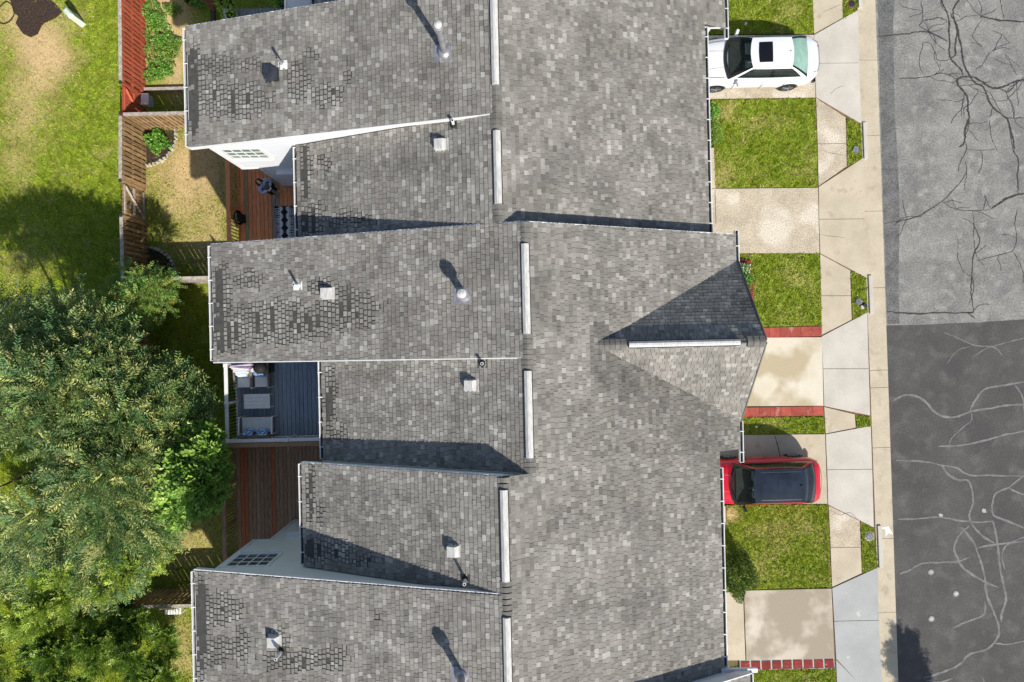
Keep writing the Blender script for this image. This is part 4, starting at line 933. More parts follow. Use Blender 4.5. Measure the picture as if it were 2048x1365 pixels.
def railing(e, a, b, top_mat, bal_mat, h=1.0, z=ZD, pitch=.125, posts=(0, 1), top_w=.14, post_w=.1, capmat=None, lower=True):
    a, b = Vector((a[0], a[1], z)), Vector((b[0], b[1], z)); d = b - a; L = d.length; t = d.normalized()
    if abs(t.x) > .5: D = lambda w, hh: (L, w, hh)
    else: D = lambda w, hh: (w, L, hh)
    mid = (a + b) / 2
    MB().box(mid + Vector((0, 0, h)), D(top_w, .035)).build('top_rail', MT[top_mat], e)
    MB().box(mid + Vector((0, 0, h - .06)), D(.05, .07)).build('under_rail', MT[top_mat], e)
    if lower: MB().box(mid + Vector((0, 0, .1)), D(.05, .06)).build('bottom_rail', MT[top_mat], e)
    n = int(L / pitch); first = None
    for k in range(n):
        p = a + t * ((k + .5) * L / n)
        if first is None: first = MB().box(p + Vector((0, 0, h / 2)), (.03, .03, h - .2)).build('baluster', MT[bal_mat], e); p0 = p
        else:
            o = copy_to(first, e); o.matrix_parent_inverse = first.matrix_parent_inverse; o.location = p - p0
    for s in posts:
        p = a + t * (L * s)
        MB().box(p + Vector((0, 0, h / 2 + .02)), (post_w, post_w, h + .04)).build('rail_post', MT[top_mat], e)
        if capmat: MB().box(p + Vector((0, 0, h + .065)), (post_w * 1.55, post_w * 1.55, .05), taper=.7).build('post_cap', MT[capmat], e)
# orange deck
x0 = P(481, 400, ZD).x; x1 = H1.xw['short'][0] - .04; y0, y1 = 3.2, 6.11
def om(k, n):
    if k == 1: return 'deck_green'
    if k in (8, 9): return 'deck_grey'
    return 'deck_orange'
d1 = deck('orange stained deck where the person stands', x0, x1, y0, y1, om, wing=(H1.xw['ext'][1] - .05, 7.2))
railing(d1, (x0 - .02, y0), (x0 - .02, 7.2), 'deck_orange', 'deck_orange', h=1.0, posts=(0, .5, 1), top_w=.16)
# slate blue deck
bx0 = P(474, 800, ZD).x; bx1 = H2.xw['short'][0] - .04; by0 = P(560, 872, ZD).y; by1 = -.46
d2 = deck('slate blue deck with white railings', bx0, bx1, by0, by1, lambda k, n: 'deck_blue', .158)
railing(d2, (bx0 + .03, by0 - .02), (bx0 + .03, by1 - .1), 'white_trim', 'black', h=.95, posts=(0, .48, .97), top_w=.13, capmat='white_trim')
railing(d2, (bx0 + .03, by0 - .02), (bx1, by0 - .02), 'white_trim', 'white_trim', h=.95, posts=(.42, .97), top_w=.13, capmat='white_trim')
# dark brown deck
ex0 = P(474, 1000, ZD).x; ex1 = H3.xw['short'][0] - .04
def bm_(k, n): return 'deck_rust' if k in (1, 2, 9) else 'deck_brown'
d3 = deck('peeling dark brown deck below the blue one', ex0, ex1, -6.6, P(500, 893, ZD + .9).y - .05, bm_, .15, wing=(H3.xw['ext'][1] - .05, -7.95))
ey1 = P(500, 891, ZD + 1).y
railing(d3, (ex0 - .05, -7.9), (ex0 - .05, ey1), 'deck_brown', 'deck_brown', h=1.0, posts=(.3, .65, 1), top_w=.15)
railing(d3, (ex0 - .05, ey1), (ex1, ey1), 'deck_brown', 'deck_brown', h=1.0, posts=(.5, 1), top_w=.15)
# grey deck at the top edge
gx0 = P(446, 20, ZD).x
d0 = deck('grey deck with potted plants at the top edge', P(470, 20, ZD).x, H0.xw['short'][0] - .04, 9.85, 13.0, lambda k, n: 'deck_slate', .15)
MB().bx(gx0 - .1, gx0 + .1, 9.9, 13.2, ZD - .3, ZD - .2).build('ledger_beam', MT['furn_white'], d0)
for y in (10.0, 11.6, 13.0): MB().bx(gx0 - .06, gx0 + .06, y - .06, y + .06, ZG, ZD - .3).build('beam_post', MT['wood_grey'], d0)
# white slatted patio cover over the end of the grey deck
pc = thing('patio_cover', 'white slatted cover beside the grey deck', 'awning', (P(598, 5, 3).x, 10.6, 3.0))
cx0, cx1 = P(574, 10, 3).x, P(622, 10, 3).x
for k in range(8):
    x = cx0 + (k + .5) * (cx1 - cx0) / 8
    MB().bx(x - .055, x + .055, 10.2, 12.6, 2.98 + k * .012, 3.0 + k * .012).build('slat', MT['siding_blue'], pc)
for x in (cx0 - .05, cx1 + .05): MB().bx(x - .035, x + .035, 10.15, 12.6, 2.92, 3.04).build('frame', MT['white_trim'], pc)
for x in (cx0 - .05, cx1): MB().bx(x - .04, x + .04, 12.4, 12.48, ZD, 2.92).build('post', MT['white_trim'], pc)
for x in (cx0 - .05, cx1): MB().bx(x - .04, x + .04, 10.18, 10.26, ZD, 2.92).build('post', MT['white_trim'], pc)

# ============================================================ THINGS ON THE DECKS
r0 = P(549, 413, ZD); r1 = P(590, 484, ZD)
o = MB().bx(r0.x, r1.x + .02, max(r1.y, y0 + .05), r0.y, ZD + .003, ZD + .014).build('rug', MT['rug_base']); tag(o, 'black and white branching patterned rug on the orange deck', 'rug')
motif = MB(); rcx, rcy0, rcy1 = (r0.x + r1.x) / 2, max(r1.y, y0 + .05), r0.y; hw = (r1.x - r0.x) / 2
for q in range(5):
    cy = rcy0 + (q + .3) * (rcy1 - rcy0) / 4.6
    for sg in (-1, 1):
        for kk in range(-3, 4):
            a = kk * .3; pts = [Vector((rcx + sg * (.03 + t * hw * .92), cy + math.sin(a) * t * .34 + .05 * a * math.sin(t * 3.1), 0)) for t in np.linspace(0, 1, 7)]
            for i in range(6):
                p, q2 = pts[i], pts[i + 1]; w0 = .011 + .006 * math.sin(i); n_ = Vector((-(q2 - p).y, (q2 - p).x, 0)).normalized() * w0
                if min(p.y, q2.y) > rcy0 + .02 and max(p.y, q2.y) < rcy1 - .02: motif.add([(p - n_)[:2] + (ZD + .0165,), (q2 - n_)[:2] + (ZD + .0165,), (q2 + n_)[:2] + (ZD + .0165,), (p + n_)[:2] + (ZD + .0165,)], [(0, 1, 2, 3)])
motif.build('motif', MT['furn_white'], bpy.data.objects['rug'])['kind'] = 'stuff'
# black cable coil hung by the rail
cc = P(472, 436, ZD + .5); e = thing('cable_coil', 'black coil of cable hanging on the orange railing', 'cable', (cc.x, cc.y, ZD))
for k in range(4):
    pts = [(cc.x + .06 + .015 * k, cc.y + (.2 + .02 * k) * math.cos(a), cc.z + (.32 + .015 * k) * math.sin(a)) for a in np.linspace(0, 2 * math.pi, 18)]
    MB().tube(pts, .016, 6, cap=False).build('loop', MT['black'], e)
MB().tube([(x0 + .1, cc.y - .1, ZD + .75), (x0 - .02, cc.y - .12, ZD + 1.03), (x0 - .13, cc.y - .1, ZD + .9)], .012, 6).build('loop', MT['black'], e)
MB().box((cc.x + .12, cc.y + .02, ZD + .3), (.12, .3, .5)).build('holder', MT['black'], e)
# small dark planter by the door
def pot(name, label, c, r, h, mat, leaf, nleaf, seed, spread=1.0, size=.09, group='potted plants'):
    e = thing(name, label, 'potted plant', tuple(c), 0, group); c = Vector(c)
    MB().tube([c, c + Vector((0, 0, h)), c + Vector((0, 0, h)), c + Vector((0, 0, h - .03))], [r * .72, r, r * .88, r * .86], 18).build('pot', MT[mat], e)
    MB().tube([c + Vector((0, 0, h - .05)), c + Vector((0, 0, h - .03))], r * .86, 14).build('soil', MT['mulch'], e)
    if nleaf: foliage_ball(e, c + Vector((0, 0, h + .25 * spread)), (.42 * spread, .42 * spread, .38 * spread), nleaf, size, leaf, seed)
    return e
def leaf_cloud(ctr, dirs, size, aspect, tones, r, fold=.25):
    """one folded leaf (4 verts, 2 tris... a kite) at each centre, long axis along dirs"""
    n = len(ctr); rnd = r.normal(size=(n, 3)); side = np.cross(dirs, rnd); side /= np.linalg.norm(side, axis=1)[:, None] + 1e-9
    L = (size * r.uniform(.7, 1.3, n))[:, None]; W = L * aspect
    nrm = np.cross(side, dirs)
    v = np.stack([ctr - dirs * L * .5, ctr + side * W * .5 + dirs * L * .05 + nrm * W * fold, ctr + dirs * L * .5, ctr - side * W * .5 + dirs * L * .05 + nrm * W * fold], 1)
    t = np.array(tones)[r.integers(0, len(tones), n)] * r.uniform(.75, 1.25, n)[:, None]
    return v, t
LF = [(0, 1, 2), (0, 2, 3)]
def foliage_ball(e, c, rad, n, size, tones, seed, aspect=.6, name='foliage', shell=.45):
    r = np.random.default_rng(seed); d = r.normal(size=(n, 3)); d /= np.linalg.norm(d, axis=1)[:, None]
    d[:, 2] = np.where(d[:, 2] < -.3, -d[:, 2], d[:, 2]); k = shell + (1 - shell) * r.uniform(0, 1, n) ** .5
    k *= 1 + .22 * np.sin(5 * d[:, 0] + 3 * d[:, 1] + seed)
    p = np.array(c)[None, :] + d * k[:, None] * np.array(rad)[None, :]
    dirs = d * .6 + r.normal(size=(n, 3)) * .6; dirs[:, 2] -= .1; dirs /= np.linalg.norm(dirs, axis=1)[:, None]
    v, t = leaf_cloud(p, dirs, size, aspect, tones, r)
    return ob(name, np_mesh(name, v, LF, 4, MT['leaf'], t), e)
G_MID = [S(112, 150, 58), S(130, 166, 68), S(92, 128, 48), S(152, 180, 84)]
G_BRIGHT = [S(104, 158, 56), S(124, 178, 72), S(84, 136, 46), S(150, 192, 92)]
G_OLIVE = [S(92, 106, 52), S(112, 122, 62), S(76, 92, 44), S(140, 142, 80)]
G_YELLOW = [S(172, 194, 76), S(148, 176, 62), S(190, 206, 98), S(124, 156, 54)]
def pt(px, py, z): return tuple(P(px, py, z))
pot('potted_plant', 'small dark pot by the white side wall on the orange deck', pt(546, 372, ZD), .1, .2, 'lid_black', G_OLIVE, 60, 3, .35, .05)
for i, (px, py, r_, m, nl, sp, lab) in enumerate(((452, 12, .24, 'dark_metal', 500, 1.05, 'leafy shrub in a dark pot on the grey deck, upper of two'), (464, 40, .22, 'vent_metal', 320, .8, 'leafy shrub in a pale pot on the grey deck, lower of two'), (566, 12, .3, 'teal', 420, 1.0, 'leafy shrub in a teal pot beside the white slatted cover'))):
    pot('potted_plant', lab, pt(px + 8, py, ZD), r_, .42, m, G_YELLOW if i < 2 else G_BRIGHT, nl, 5 + i, sp)
for i, (px, py, lab) in enumerate(((384, 8, 'terracotta pot with green plant above the garden bed'), (421, 4, 'terracotta pot by the grey beam, upper of two'), (428, 17, 'small empty terracotta pot by the grey beam, lower of two'))):
    pot('potted_plant', lab, pt(px, py, ZG if i == 0 else -.3), .2 if i < 2 else .13, .3, 'terracotta', G_BRIGHT, 160 if i == 0 else 0, 15 + i, .8)

# patio furniture on the blue deck
def armchair(label, c, rz, pillow):
    e = thing('armchair', label, 'chair', c, rz, 'armchairs on the blue deck')   # local: back at +y, seat faces -y
    L = lambda mb, n, m: mb.build(n, MT[m], e, world_space=False)
    L(MB().box((0, -.02, .38), (.5, .56, .12)), 'seat_cushion', 'cushion')
    L(MB().box((0, -.02, .28), (.58, .62, .06)), 'seat_frame', 'furn_wood')
    L(MB().box((0, .3, .58), (.5, .1, .46), Matrix.Rotation(-.22, 3, 'X')), 'back_cushion', 'cushion')
    L(MB().box((0, .37, .55), (.58, .035, .62), Matrix.Rotation(-.22, 3, 'X')), 'back_frame', 'furn_white')
    L(MB().box((0, .2, .6), (.36, .12, .34), Matrix.Rotation(-.35, 3, 'X')), 'pillow', pillow)
    for s in (-1, 1):
        L(MB().bar((s * .31, -.34, .56), (s * .31, .36, .62), .06, .03), 'armrest', 'furn_wood')
        for y in (-.33, .34): L(MB().bar((s * .31, y, 0), (s * .31, y * .98, .58), .04, .04), 'leg', 'furn_white')
    return e
armchair('grey armchair with the white pillow on the blue deck', pt(498, 758, ZD), 0, 'pillow_white')
armchair('grey armchair with the blue patterned pillow on the blue deck', pt(532, 757, ZD), 0, 'pillow_blue')
e = thing('coffee_table', 'low white slatted table on the blue deck', 'table', pt(516, 802, ZD + .0))
tc = P(514, 803, ZD + .42)
for k in range(4): MB().box((tc.x, tc.y + (k - 1.5) * .138, ZD + .42), (.98, .13, .03)).build('slat', MT['furn_white'], e)
for sx in (-1, 1):
    for sy in (-1, 1): MB().bar((tc.x + sx * .46, tc.y + sy * .24, ZD), (tc.x + sx * .44, tc.y + sy * .23, ZD + .4), .04, .04).build('leg', MT['furn_white'], e)
MB().box((tc.x, tc.y, ZD + .37), (.9, .4, .05)).build('frame', MT['furn_white'], e)
sc = P(515, 853, ZD + .4); e = thing('loveseat', 'grey loveseat with two blue pillows on the blue deck', 'sofa', (sc.x, sc.y, ZD))
def L(mb, n, m): return mb.build(n, MT[m], e)
L(MB().box((sc.x, sc.y + .06, ZD + .38), (1.12, .56, .12)), 'seat_cushion', 'cushion')
L(MB().box((sc.x, sc.y + .04, ZD + .28), (1.2, .62, .06)), 'seat_frame', 'furn_wood')
L(MB().box((sc.x, sc.y - .3, ZD + .58), (1.16, .05, .6), Matrix.Rotation(.2, 3, 'X')), 'back_frame', 'furn_wood')
for s in (-1, 1):
    q = MB(); c = Vector((sc.x + s * .27, sc.y - .2, ZD + .6)); R = Matrix.Rotation(.5, 3, 'X')
    vv = []; ff = []
    for iz, zt in ((0, -.5), (1, .5)):
        for i in range(9):
            for j in range(9):
                a, b = i / 4 - 1, j / 4 - 1; th = .1 * (1 - a ** 4) * (1 - b ** 4) + .004
                vv.append(c + R @ Vector((a * .22 * (1 - .1 * b * b), zt * th * 2, b * .2 * (1 - .1 * a * a))))
    for iz in (0, 1):
        for i in range(8):
            for j in range(8):
                k = iz * 81 + i * 9 + j; f = (k, k + 1, k + 10, k + 9); ff.append(f if iz else f[::-1])
    q.add(vv, ff).build('pillow', MT['pillow_blue'], e, smooth=True)
    L(MB().bar((sc.x + s * .62, sc.y + .38, ZD + .58), (sc.x + s * .62, sc.y - .28, ZD + .64), .05, .03), 'armrest', 'furn_white')
    for y in (.36, -.28): L(MB().bar((sc.x + s * .62, sc.y + y, ZD), (sc.x + s * .62, sc.y + y, ZD + .58), .04, .04), 'leg', 'furn_white')
# closed parasol
uc = P(506, 729, ZD + .5); e = thing('parasol', 'closed purple and white parasol at the corner of the blue deck', 'umbrella', (uc.x, uc.y, ZD))
MB().tube([(uc.x, uc.y, ZD + .05), (uc.x, uc.y, ZD + 2.55)], .022, 10).build('pole', MT['furn_white'], e)
MB().tube([(uc.x, uc.y, ZD), (uc.x, uc.y, ZD + .06), (uc.x, uc.y, ZD + .1)], [.24, .22, .05], 18).build('base', MT['black'], e)
for k in range(8):
    a = k * math.pi / 4 + .2; pts = []; rs = []
    for t in np.linspace(0, 1, 7): pts.append((uc.x + math.cos(a) * (.03 + .1 * (1 - t)), uc.y + math.sin(a) * (.03 + .1 * (1 - t)), ZD + .95 + 1.5 * t)); rs.append(.075 * (1 - t) + .018)
    MB().tube(pts, rs, 8).build('canopy_fold', MT['canopy_p' if k % 2 else 'canopy_w'], e, smooth=True)
MB().tube([(uc.x, uc.y, ZD + 2.5), (uc.x, uc.y, ZD + 2.6)], [.035, .01], 8).build('finial', MT['terracotta'], e)
# covered grill beside the parasol
gc = P(522, 731, ZD + .5); gc.y = by1 - .32
e = thing('covered_grill', 'dark covered grill beside the closed parasol', 'grill', (gc.x + .35, gc.y, ZD))
MB().tube([(gc.x + .1, gc.y, ZD + .75), (gc.x + .1, gc.y, ZD + .95), (gc.x + .1, gc.y, ZD + 1.05)], [.24, .22, .1], 18).build('lid', MT['black'], e, smooth=True)
MB().box((gc.x + .1, gc.y, ZD + .6), (.5, .42, .3)).build('fire_box', MT['black'], e)
MB().box((gc.x + .1, gc.y, ZD + .24), (.46, .38, .4)).build('cabinet', MT['dark_metal'], e)
for s in (-1, 1):
    for t in (-1, 1): MB().tube([(gc.x + .1 + s * .2, gc.y + t * .16, ZD), (gc.x + .1 + s * .2, gc.y + t * .16, ZD + .05)], .03, 8).build('foot', MT['black'], e)

# ============================================================ PERSON
def skin_mesh(name, verts, edges, radii, mat, levels=2):
    me = bpy.data.meshes.new(name); me.from_pydata(verts, edges, []); o = bpy.data.objects.new(name, me); col.objects.link(o)
    m = o.modifiers.new('skin', 'SKIN'); m.use_smooth_shade = True; o.modifiers.new('sub', 'SUBSURF').levels = levels
    for i, r in enumerate(radii):
        sv = me.skin_vertices[0].data[i]; sv.radius = (r, r) if not isinstance(r, tuple) else r; sv.use_root = (i == 0)
    bpy.context.view_layer.update(); dg = bpy.context.evaluated_depsgraph_get()
    out = bpy.data.meshes.new_from_object(o.evaluated_get(dg)); bpy.data.objects.remove(o); bpy.data.meshes.remove(me)
    out.materials.clear(); out.materials.append(mat); out.name = name; return out
pf = P(552, 386, ZD)
person = thing('person', 'person in light blue shirt and black trousers looking up on the orange deck', 'person', tuple(pf), math.radians(-35))
# local axes: +x is forward (the way the chest faces), +y the person's left
bv = [(0, 0, .92), (0, 0, 1.05), (0, 0, 1.22), (-.01, 0, 1.36), (.0, 0, 1.46), (.0, 0, 1.53), (.01, 0, 1.6),
      (0, .09, .86), (.03, .1, .48), (0, .11, .09), (.12, .12, .04),
      (0, -.09, .86), (.0, -.1, .48), (-.04, -.12, .09), (.08, -.14, .04),
      (0, .17, 1.38), (.06, .26, 1.13), (.25, .12, 1.28), (.3, .06, 1.33),
      (0, -.17, 1.38), (.06, -.26, 1.13), (.25, -.12, 1.28), (.3, -.06, 1.33)]
be = [(0, 1), (1, 2), (2, 3), (3, 4), (4, 5), (5, 6), (0, 7), (7, 8), (8, 9), (9, 10), (0, 11), (11, 12), (12, 13), (13, 14), (3, 15), (15, 16), (16, 17), (17, 18), (3, 19), (19, 20), (20, 21), (21, 22)]
br_ = [.12, .115, .125, .115, .055, .05, .075, .085, .055, .04, .03, .085, .055, .04, .03, .055, .04, .03, .026, .055, .04, .03, .026]
body = ob('body', skin_mesh('body', bv, be, br_, MT['skin']), person, False)
# head tilted back, looking up: an egg with brow, nose, mouth, ears
hv, hf = [], []; hc = Vector((.015, 0, 1.64)); tilt = Matrix.Rotation(-.75, 3, 'Y'); nu, nv_ = 16, 12
for j in range(nv_ + 1):
    for i in range(nu):
        a = 2 * math.pi * i / nu; b = math.pi * j / nv_
        p = Vector((.098 * math.sin(b) * math.cos(a), .078 * math.sin(b) * math.sin(a), .118 * math.cos(b)))
        if p.z < 0: p.x *= 1 - .1 * (-p.z / .118); p.y *= 1 - .25 * (-p.z / .118)
        if abs(p.y) < .022 and p.x > .07 and -.05 < p.z < .015: p.x += .02 * (1 - (p.z + .02) ** 2 * 400)
        hv.append(hc + tilt @ p)
for j in range(nv_):
    for i in range(nu):
        k = j * nu; hf.append((k + i, k + nu + i, k + nu + (i + 1) % nu, k + (i + 1) % nu))
head = MB().add(hv, hf).build('head', MT['skin'], person, True, False)
for s in (-1, 1):
    MB().tube([hc + tilt @ Vector((.088, s * .032, .012)), hc + tilt @ Vector((.095, s * .032, .012))], [.014, .009], 8).build('eye', MT['hair'], head)
    MB().tube([hc + tilt @ Vector((0, s * .075, -.01)), hc + tilt @ Vector((-.01, s * .092, 0))], [.022, .014], 8).build('ear', MT['skin'], head)
MB().box(hc + tilt @ Vector((.088, 0, -.058)), (.012, .045, .012), tilt).build('mouth', MT['paver_red'], head)
hair = MB()
for k in range(26):
    a = math.pi * (.32 + 1.36 * k / 25); c, s = math.cos(a), math.sin(a)
    hair.tube([hc + tilt @ Vector((-.01, 0, .122)), hc + tilt @ Vector((.085 * c, .075 * s, .085)), hc + tilt @ Vector((.112 * c, .092 * s, -.01)), hc + Vector((-.06 + .1 * c, .11 * s, -.2)), hc + Vector((-.06 + .11 * c, .13 * s, -.38))], [.02, .03, .03, .026, .008], 6)
hair.build('hair', MT['hair'], person, True, False)
def cloth(name, idx, grow, mat, extra=None):
    mp = {j: i for i, j in enumerate(idx)}
    v = [bv[j] for j in idx]; ed = [(mp[a], mp[b]) for a, b in be if a in mp and b in mp]
    return ob(name, skin_mesh(name, v, ed, [br_[j] + grow for j in idx], MT[mat]), person, False)
cloth('t_shirt', [0, 1, 2, 3], .018, 'tee')
cloth('trousers', [0, 7, 8, 9, 11, 12, 13], .016, 'trousers')
cloth('overshirt', [3, 2, 15, 16, 17, 19, 20, 21], .028, 'overshirt') if False else None
for s, ch in ((1, (3, 15, 16, 17)), (-1, (3, 19, 20, 21))):
    cloth('sleeve', list(ch), .022, 'overshirt')
for s, ank, toe in ((1, 9, 10), (-1, 13, 14)):
    p, q = Vector(bv[ank]), Vector(bv[toe]); d = (q - p); d.z = 0; d.normalize()
    sv_ = [p + Vector((0, 0, .0)) - d * .06 + Vector((0, 0, -.045)), p + d * .06 + Vector((0, 0, -.04)), p + d * .2 + Vector((0, 0, -.055))]
    ob('shoe', skin_mesh('shoe', [tuple(x) for x in sv_], [(0, 1), (1, 2)], [.045, .048, .036], MT['shoe']), person, False)
for s in (1, -1):
    w = Vector((.3, s * .06, 1.33)); mbh = []
    for k in range(4):
        a = w + Vector((.03, s * (.012 - .014 * k) * 0 , .012 + .018 * (1.5 - k))); tip = w + Vector((.075 - .004 * abs(k - 1), -s * .012, .02 * (1.5 - k)))
        mbh.append([tuple(w), tuple(a + Vector((.02, s * .012, 0))), tuple(tip + Vector((0, s * .006, .0))), tuple(tip + Vector((-.005, -s * .02, 0)))])
    mbh.append([tuple(w), tuple(w + Vector((.02, -s * .02, .035))), tuple(w + Vector((.045, -s * .03, .045)))])
    vv, ee, rr = [tuple(w)], [], [.024]
    for ch in mbh:
        prev = 0
        for q in ch[1:]: vv.append(q); ee.append((prev, len(vv) - 1)); rr.append(.0085); prev = len(vv) - 1
    ob('hand', skin_mesh('hand', vv, ee, rr, MT['skin'], 1), person, False)
Rz = Matrix.Rotation(math.radians(-35), 4, 'Z')
cp = pf + (Rz @ Vector((.37, 0, 1.34))); ctl = thing('remote_control', 'small dark remote held in both hands by the person', 'remote', tuple(cp), math.radians(-35))
MB().box((0, 0, 0), (.1, .16, .035), Matrix.Rotation(-.5, 3, 'Y')).build('body', MT['dark_metal'], ctl, world_space=False)
MB().box((-.01, 0, .03), (.075, .15, .008), Matrix.Rotation(-.5, 3, 'Y')).build('screen', MT['vent_metal'], ctl, world_space=False)
for s in (-1, 1): MB().tube([(.05, s * .06, 0), (.1, s * .07, .06)], .008, 6).build('antenna', MT['black'], ctl, world_space=False)
# ============================================================ CARS  (local: +x towards the tail, so the nose points at the garage)
def car(label, name, loc, rz, paint, Lc, W, prof, belt, roofq, wheels, rearglass, sunroof, panorama=False, mirror='paint', wb_r=.33):
    e = thing(name, label, 'car', loc, rz, 'cars parked in the driveways'); B = lambda mb, n, m, par=e, sm=False: mb.build(n, MT[m], par, sm, world_space=False)
    # lower body: stations along x with (x, half width, deck height, shoulder height); section from sill to deck centre
    xs = np.linspace(-Lc / 2, Lc / 2, 33); mb = MB(); rings = []
    px_, hw_, dk_, sh_ = zip(*prof)
    for x in xs:
        hw = np.interp(x, px_, hw_); dk = np.interp(x, px_, dk_); sh = np.interp(x, px_, sh_); s = []
        for k, (fy, z) in enumerate(((.0, .2), (.86, .2), (.97, .28), (1.0, .5), (.99, .5 + .6 * (sh - .5)), (.945, sh), (.86, sh + .55 * (dk - sh)), (.6, dk - .012), (.3, dk), (0, dk + .004))): s.append((x, fy * hw, z))
        ring = s + [(p[0], -p[1], p[2]) for p in s[-2:0:-1]]; rings.append(ring)
    n = len(rings[0]); v = [p for r_ in rings for p in r_]; f = []
    for i in range(len(rings) - 1):
        for k in range(n): f.append((i * n + k, i * n + (k + 1) % n, (i + 1) * n + (k + 1) % n, (i + 1) * n + k))
    f.append(tuple(range(n))); f.append(tuple((len(rings) - 1) * n + k for k in range(n - 1, -1, -1)))
    # open wheel arches are hinted by dark liners; the shell itself
    body = B(mb.add(v, [q[::-1] for q in f]), 'body', paint, e, True)
    # cabin: four curved sides between belt and roof outlines, glass inside a frame
    (bxf, bxr, bw, bz), (rxf, rxr, rw, rz_) = belt, roofq
    def curve(side, t, lvl):      # t along side 0..1, lvl 0 belt .. 1 roof
        xf = bxf + (rxf - bxf) * lvl; xr = bxr + (rxr - bxr) * lvl; k = lvl ** 1.15; w = bw + (rw - bw) * k; z = bz + (rz_ - bz) * (1 - (1 - lvl) ** 1.35)
        bf = (.16 - .07 * lvl); brr = (.12 - .05 * lvl)
        if side == 'front': y = w * (1 - 2 * t); return Vector((xf - bf * (1 - (1 - 2 * t) ** 2) + bf * .35, y, z + .02 * lvl * (1 - (2 * t - 1) ** 2)))
        if side == 'rear': y = w * (2 * t - 1); return Vector((xr + brr * (1 - (1 - 2 * t) ** 2) - brr * .35, y, z + .02 * lvl * (1 - (2 * t - 1) ** 2)))
        x = xf + bf * .35 + (xr - brr * .35 - xf - bf * .35) * t; s = 1 if side == 'left' else -1
        if s < 0: x = xf + bf * .35 + (xr - brr * .35 - xf - bf * .35) * t
        return Vector((x, s * w * (1 + .03 * math.sin(math.pi * t)), z))
    nu, nv = 16, 8
    for side in ('front', 'rear', 'left', 'right'):
        g = [[curve(side, i / nu, j / nv) for i in range(nu + 1)] for j in range(nv + 1)]
        glass = []; frame = MB(); trim = MB()
        for j in range(nv):
            for i in range(nu):
                edge = 1 if side in ('left', 'right') else 1
                q = [g[j][i], g[j][i + 1], g[j + 1][i + 1], g[j + 1][i]]
                if side == 'right': q = q[::-1]
                if side == 'left': pass
                if side in ('front', 'rear'): isg = 1 <= i < nu - 1 and (1 <= j < nv) if side == 'front' else (1 <= i < nu - 1 and 1 <= j < nv)
                else: isg = 1 <= i < nu - 1 and 1 <= j < nv - 1 and i not in (8,)
                if side in ('left', 'right') and (i == 8) and 1 <= j < nv - 1: trim.add(q, [(0, 1, 2, 3)])
                elif isg: glass.append(q)
                elif side in ('front', 'rear'): trim.add(q, [(0, 1, 2, 3)])
                else: (frame if (j == nv - 1 or j == 0 or i in (0, nu - 1)) else trim).add(q, [(0, 1, 2, 3)])
        halves = [glass] if side in ('front', 'rear') else [[q for q in glass if sum(p.x for p in q) / 4 < g[0][8].x + .02], [q for q in glass if sum(p.x for p in q) / 4 >= g[0][8].x + .02]]
        if frame.v: B(frame, 'cabin_frame', paint)
        B(trim, 'window_trim', 'car_black')
        for half in halves:
          gb = MB()
          for q in half: gb.add(q, [(0, 1, 2, 3)])
          B(gb, {'front': 'windshield', 'rear': 'rear_window', 'left': 'side_window', 'right': 'side_window'}[side], {'front': 'car_glass', 'rear': rearglass}.get(side, 'car_glass_dark'), e, True)
    # roof skin with crown
    rf = MB(); nx, ny = 14, 10; rv = []
    for i in range(nx + 1):
        for j in range(ny + 1):
            t = j / ny; a, b = curve('front', t, 1), curve('rear', 1 - t, 1); s = i / nx; p = a + (b - a) * s
            p.z += .05 * math.sin(math.pi * s) * (1 - .5 * (2 * t - 1) ** 2); rv.append(p)
    rf.add(rv, [(i * (ny + 1) + j, (i + 1) * (ny + 1) + j, (i + 1) * (ny + 1) + j + 1, i * (ny + 1) + j + 1) for i in range(nx) for j in range(ny)])
    roof = B(rf, 'roof', 'panel_glass' if panorama else paint, e, True)
    def roof_patch(s0, s1, t0, t1, dz, nm, mat):
        m2 = MB(); vv = []
        for i in range(9):
            for j in range(9):
                s = s0 + (s1 - s0) * i / 8; t = t0 + (t1 - t0) * j / 8; a, b = curve('front', t, 1), curve('rear', 1 - t, 1); p = a + (b - a) * s
                p.z += .05 * math.sin(math.pi * s) * (1 - .5 * (2 * t - 1) ** 2) + dz; vv.append(p)
        m2.add(vv, [(i * 9 + j, (i + 1) * 9 + j, (i + 1) * 9 + j + 1, i * 9 + j + 1) for i in range(8) for j in range(8)]); return B(m2, nm, mat, e, True)
    if sunroof: roof_patch(*sunroof, .009, 'sunroof', 'car_black')
    if panorama:
        roof_patch(.14, .44, .14, .86, .008, 'roof_glass', 'panel_glass'); roof_patch(.47, .74, .14, .86, .008, 'roof_glass', 'panel_glass')
        for t in (.09, .91): roof_patch(.12, .95, t - .015, t + .015, .012, 'roof_rail', 'dark_metal')
    c = curve('front', .5, 1); b = curve('rear', .5, 1); ap = c + (b - c) * .93
    B(MB().box((ap.x, .0, ap.z + .035), (.13, .05, .05), taper=.5), 'antenna', paint if not panorama else 'black')
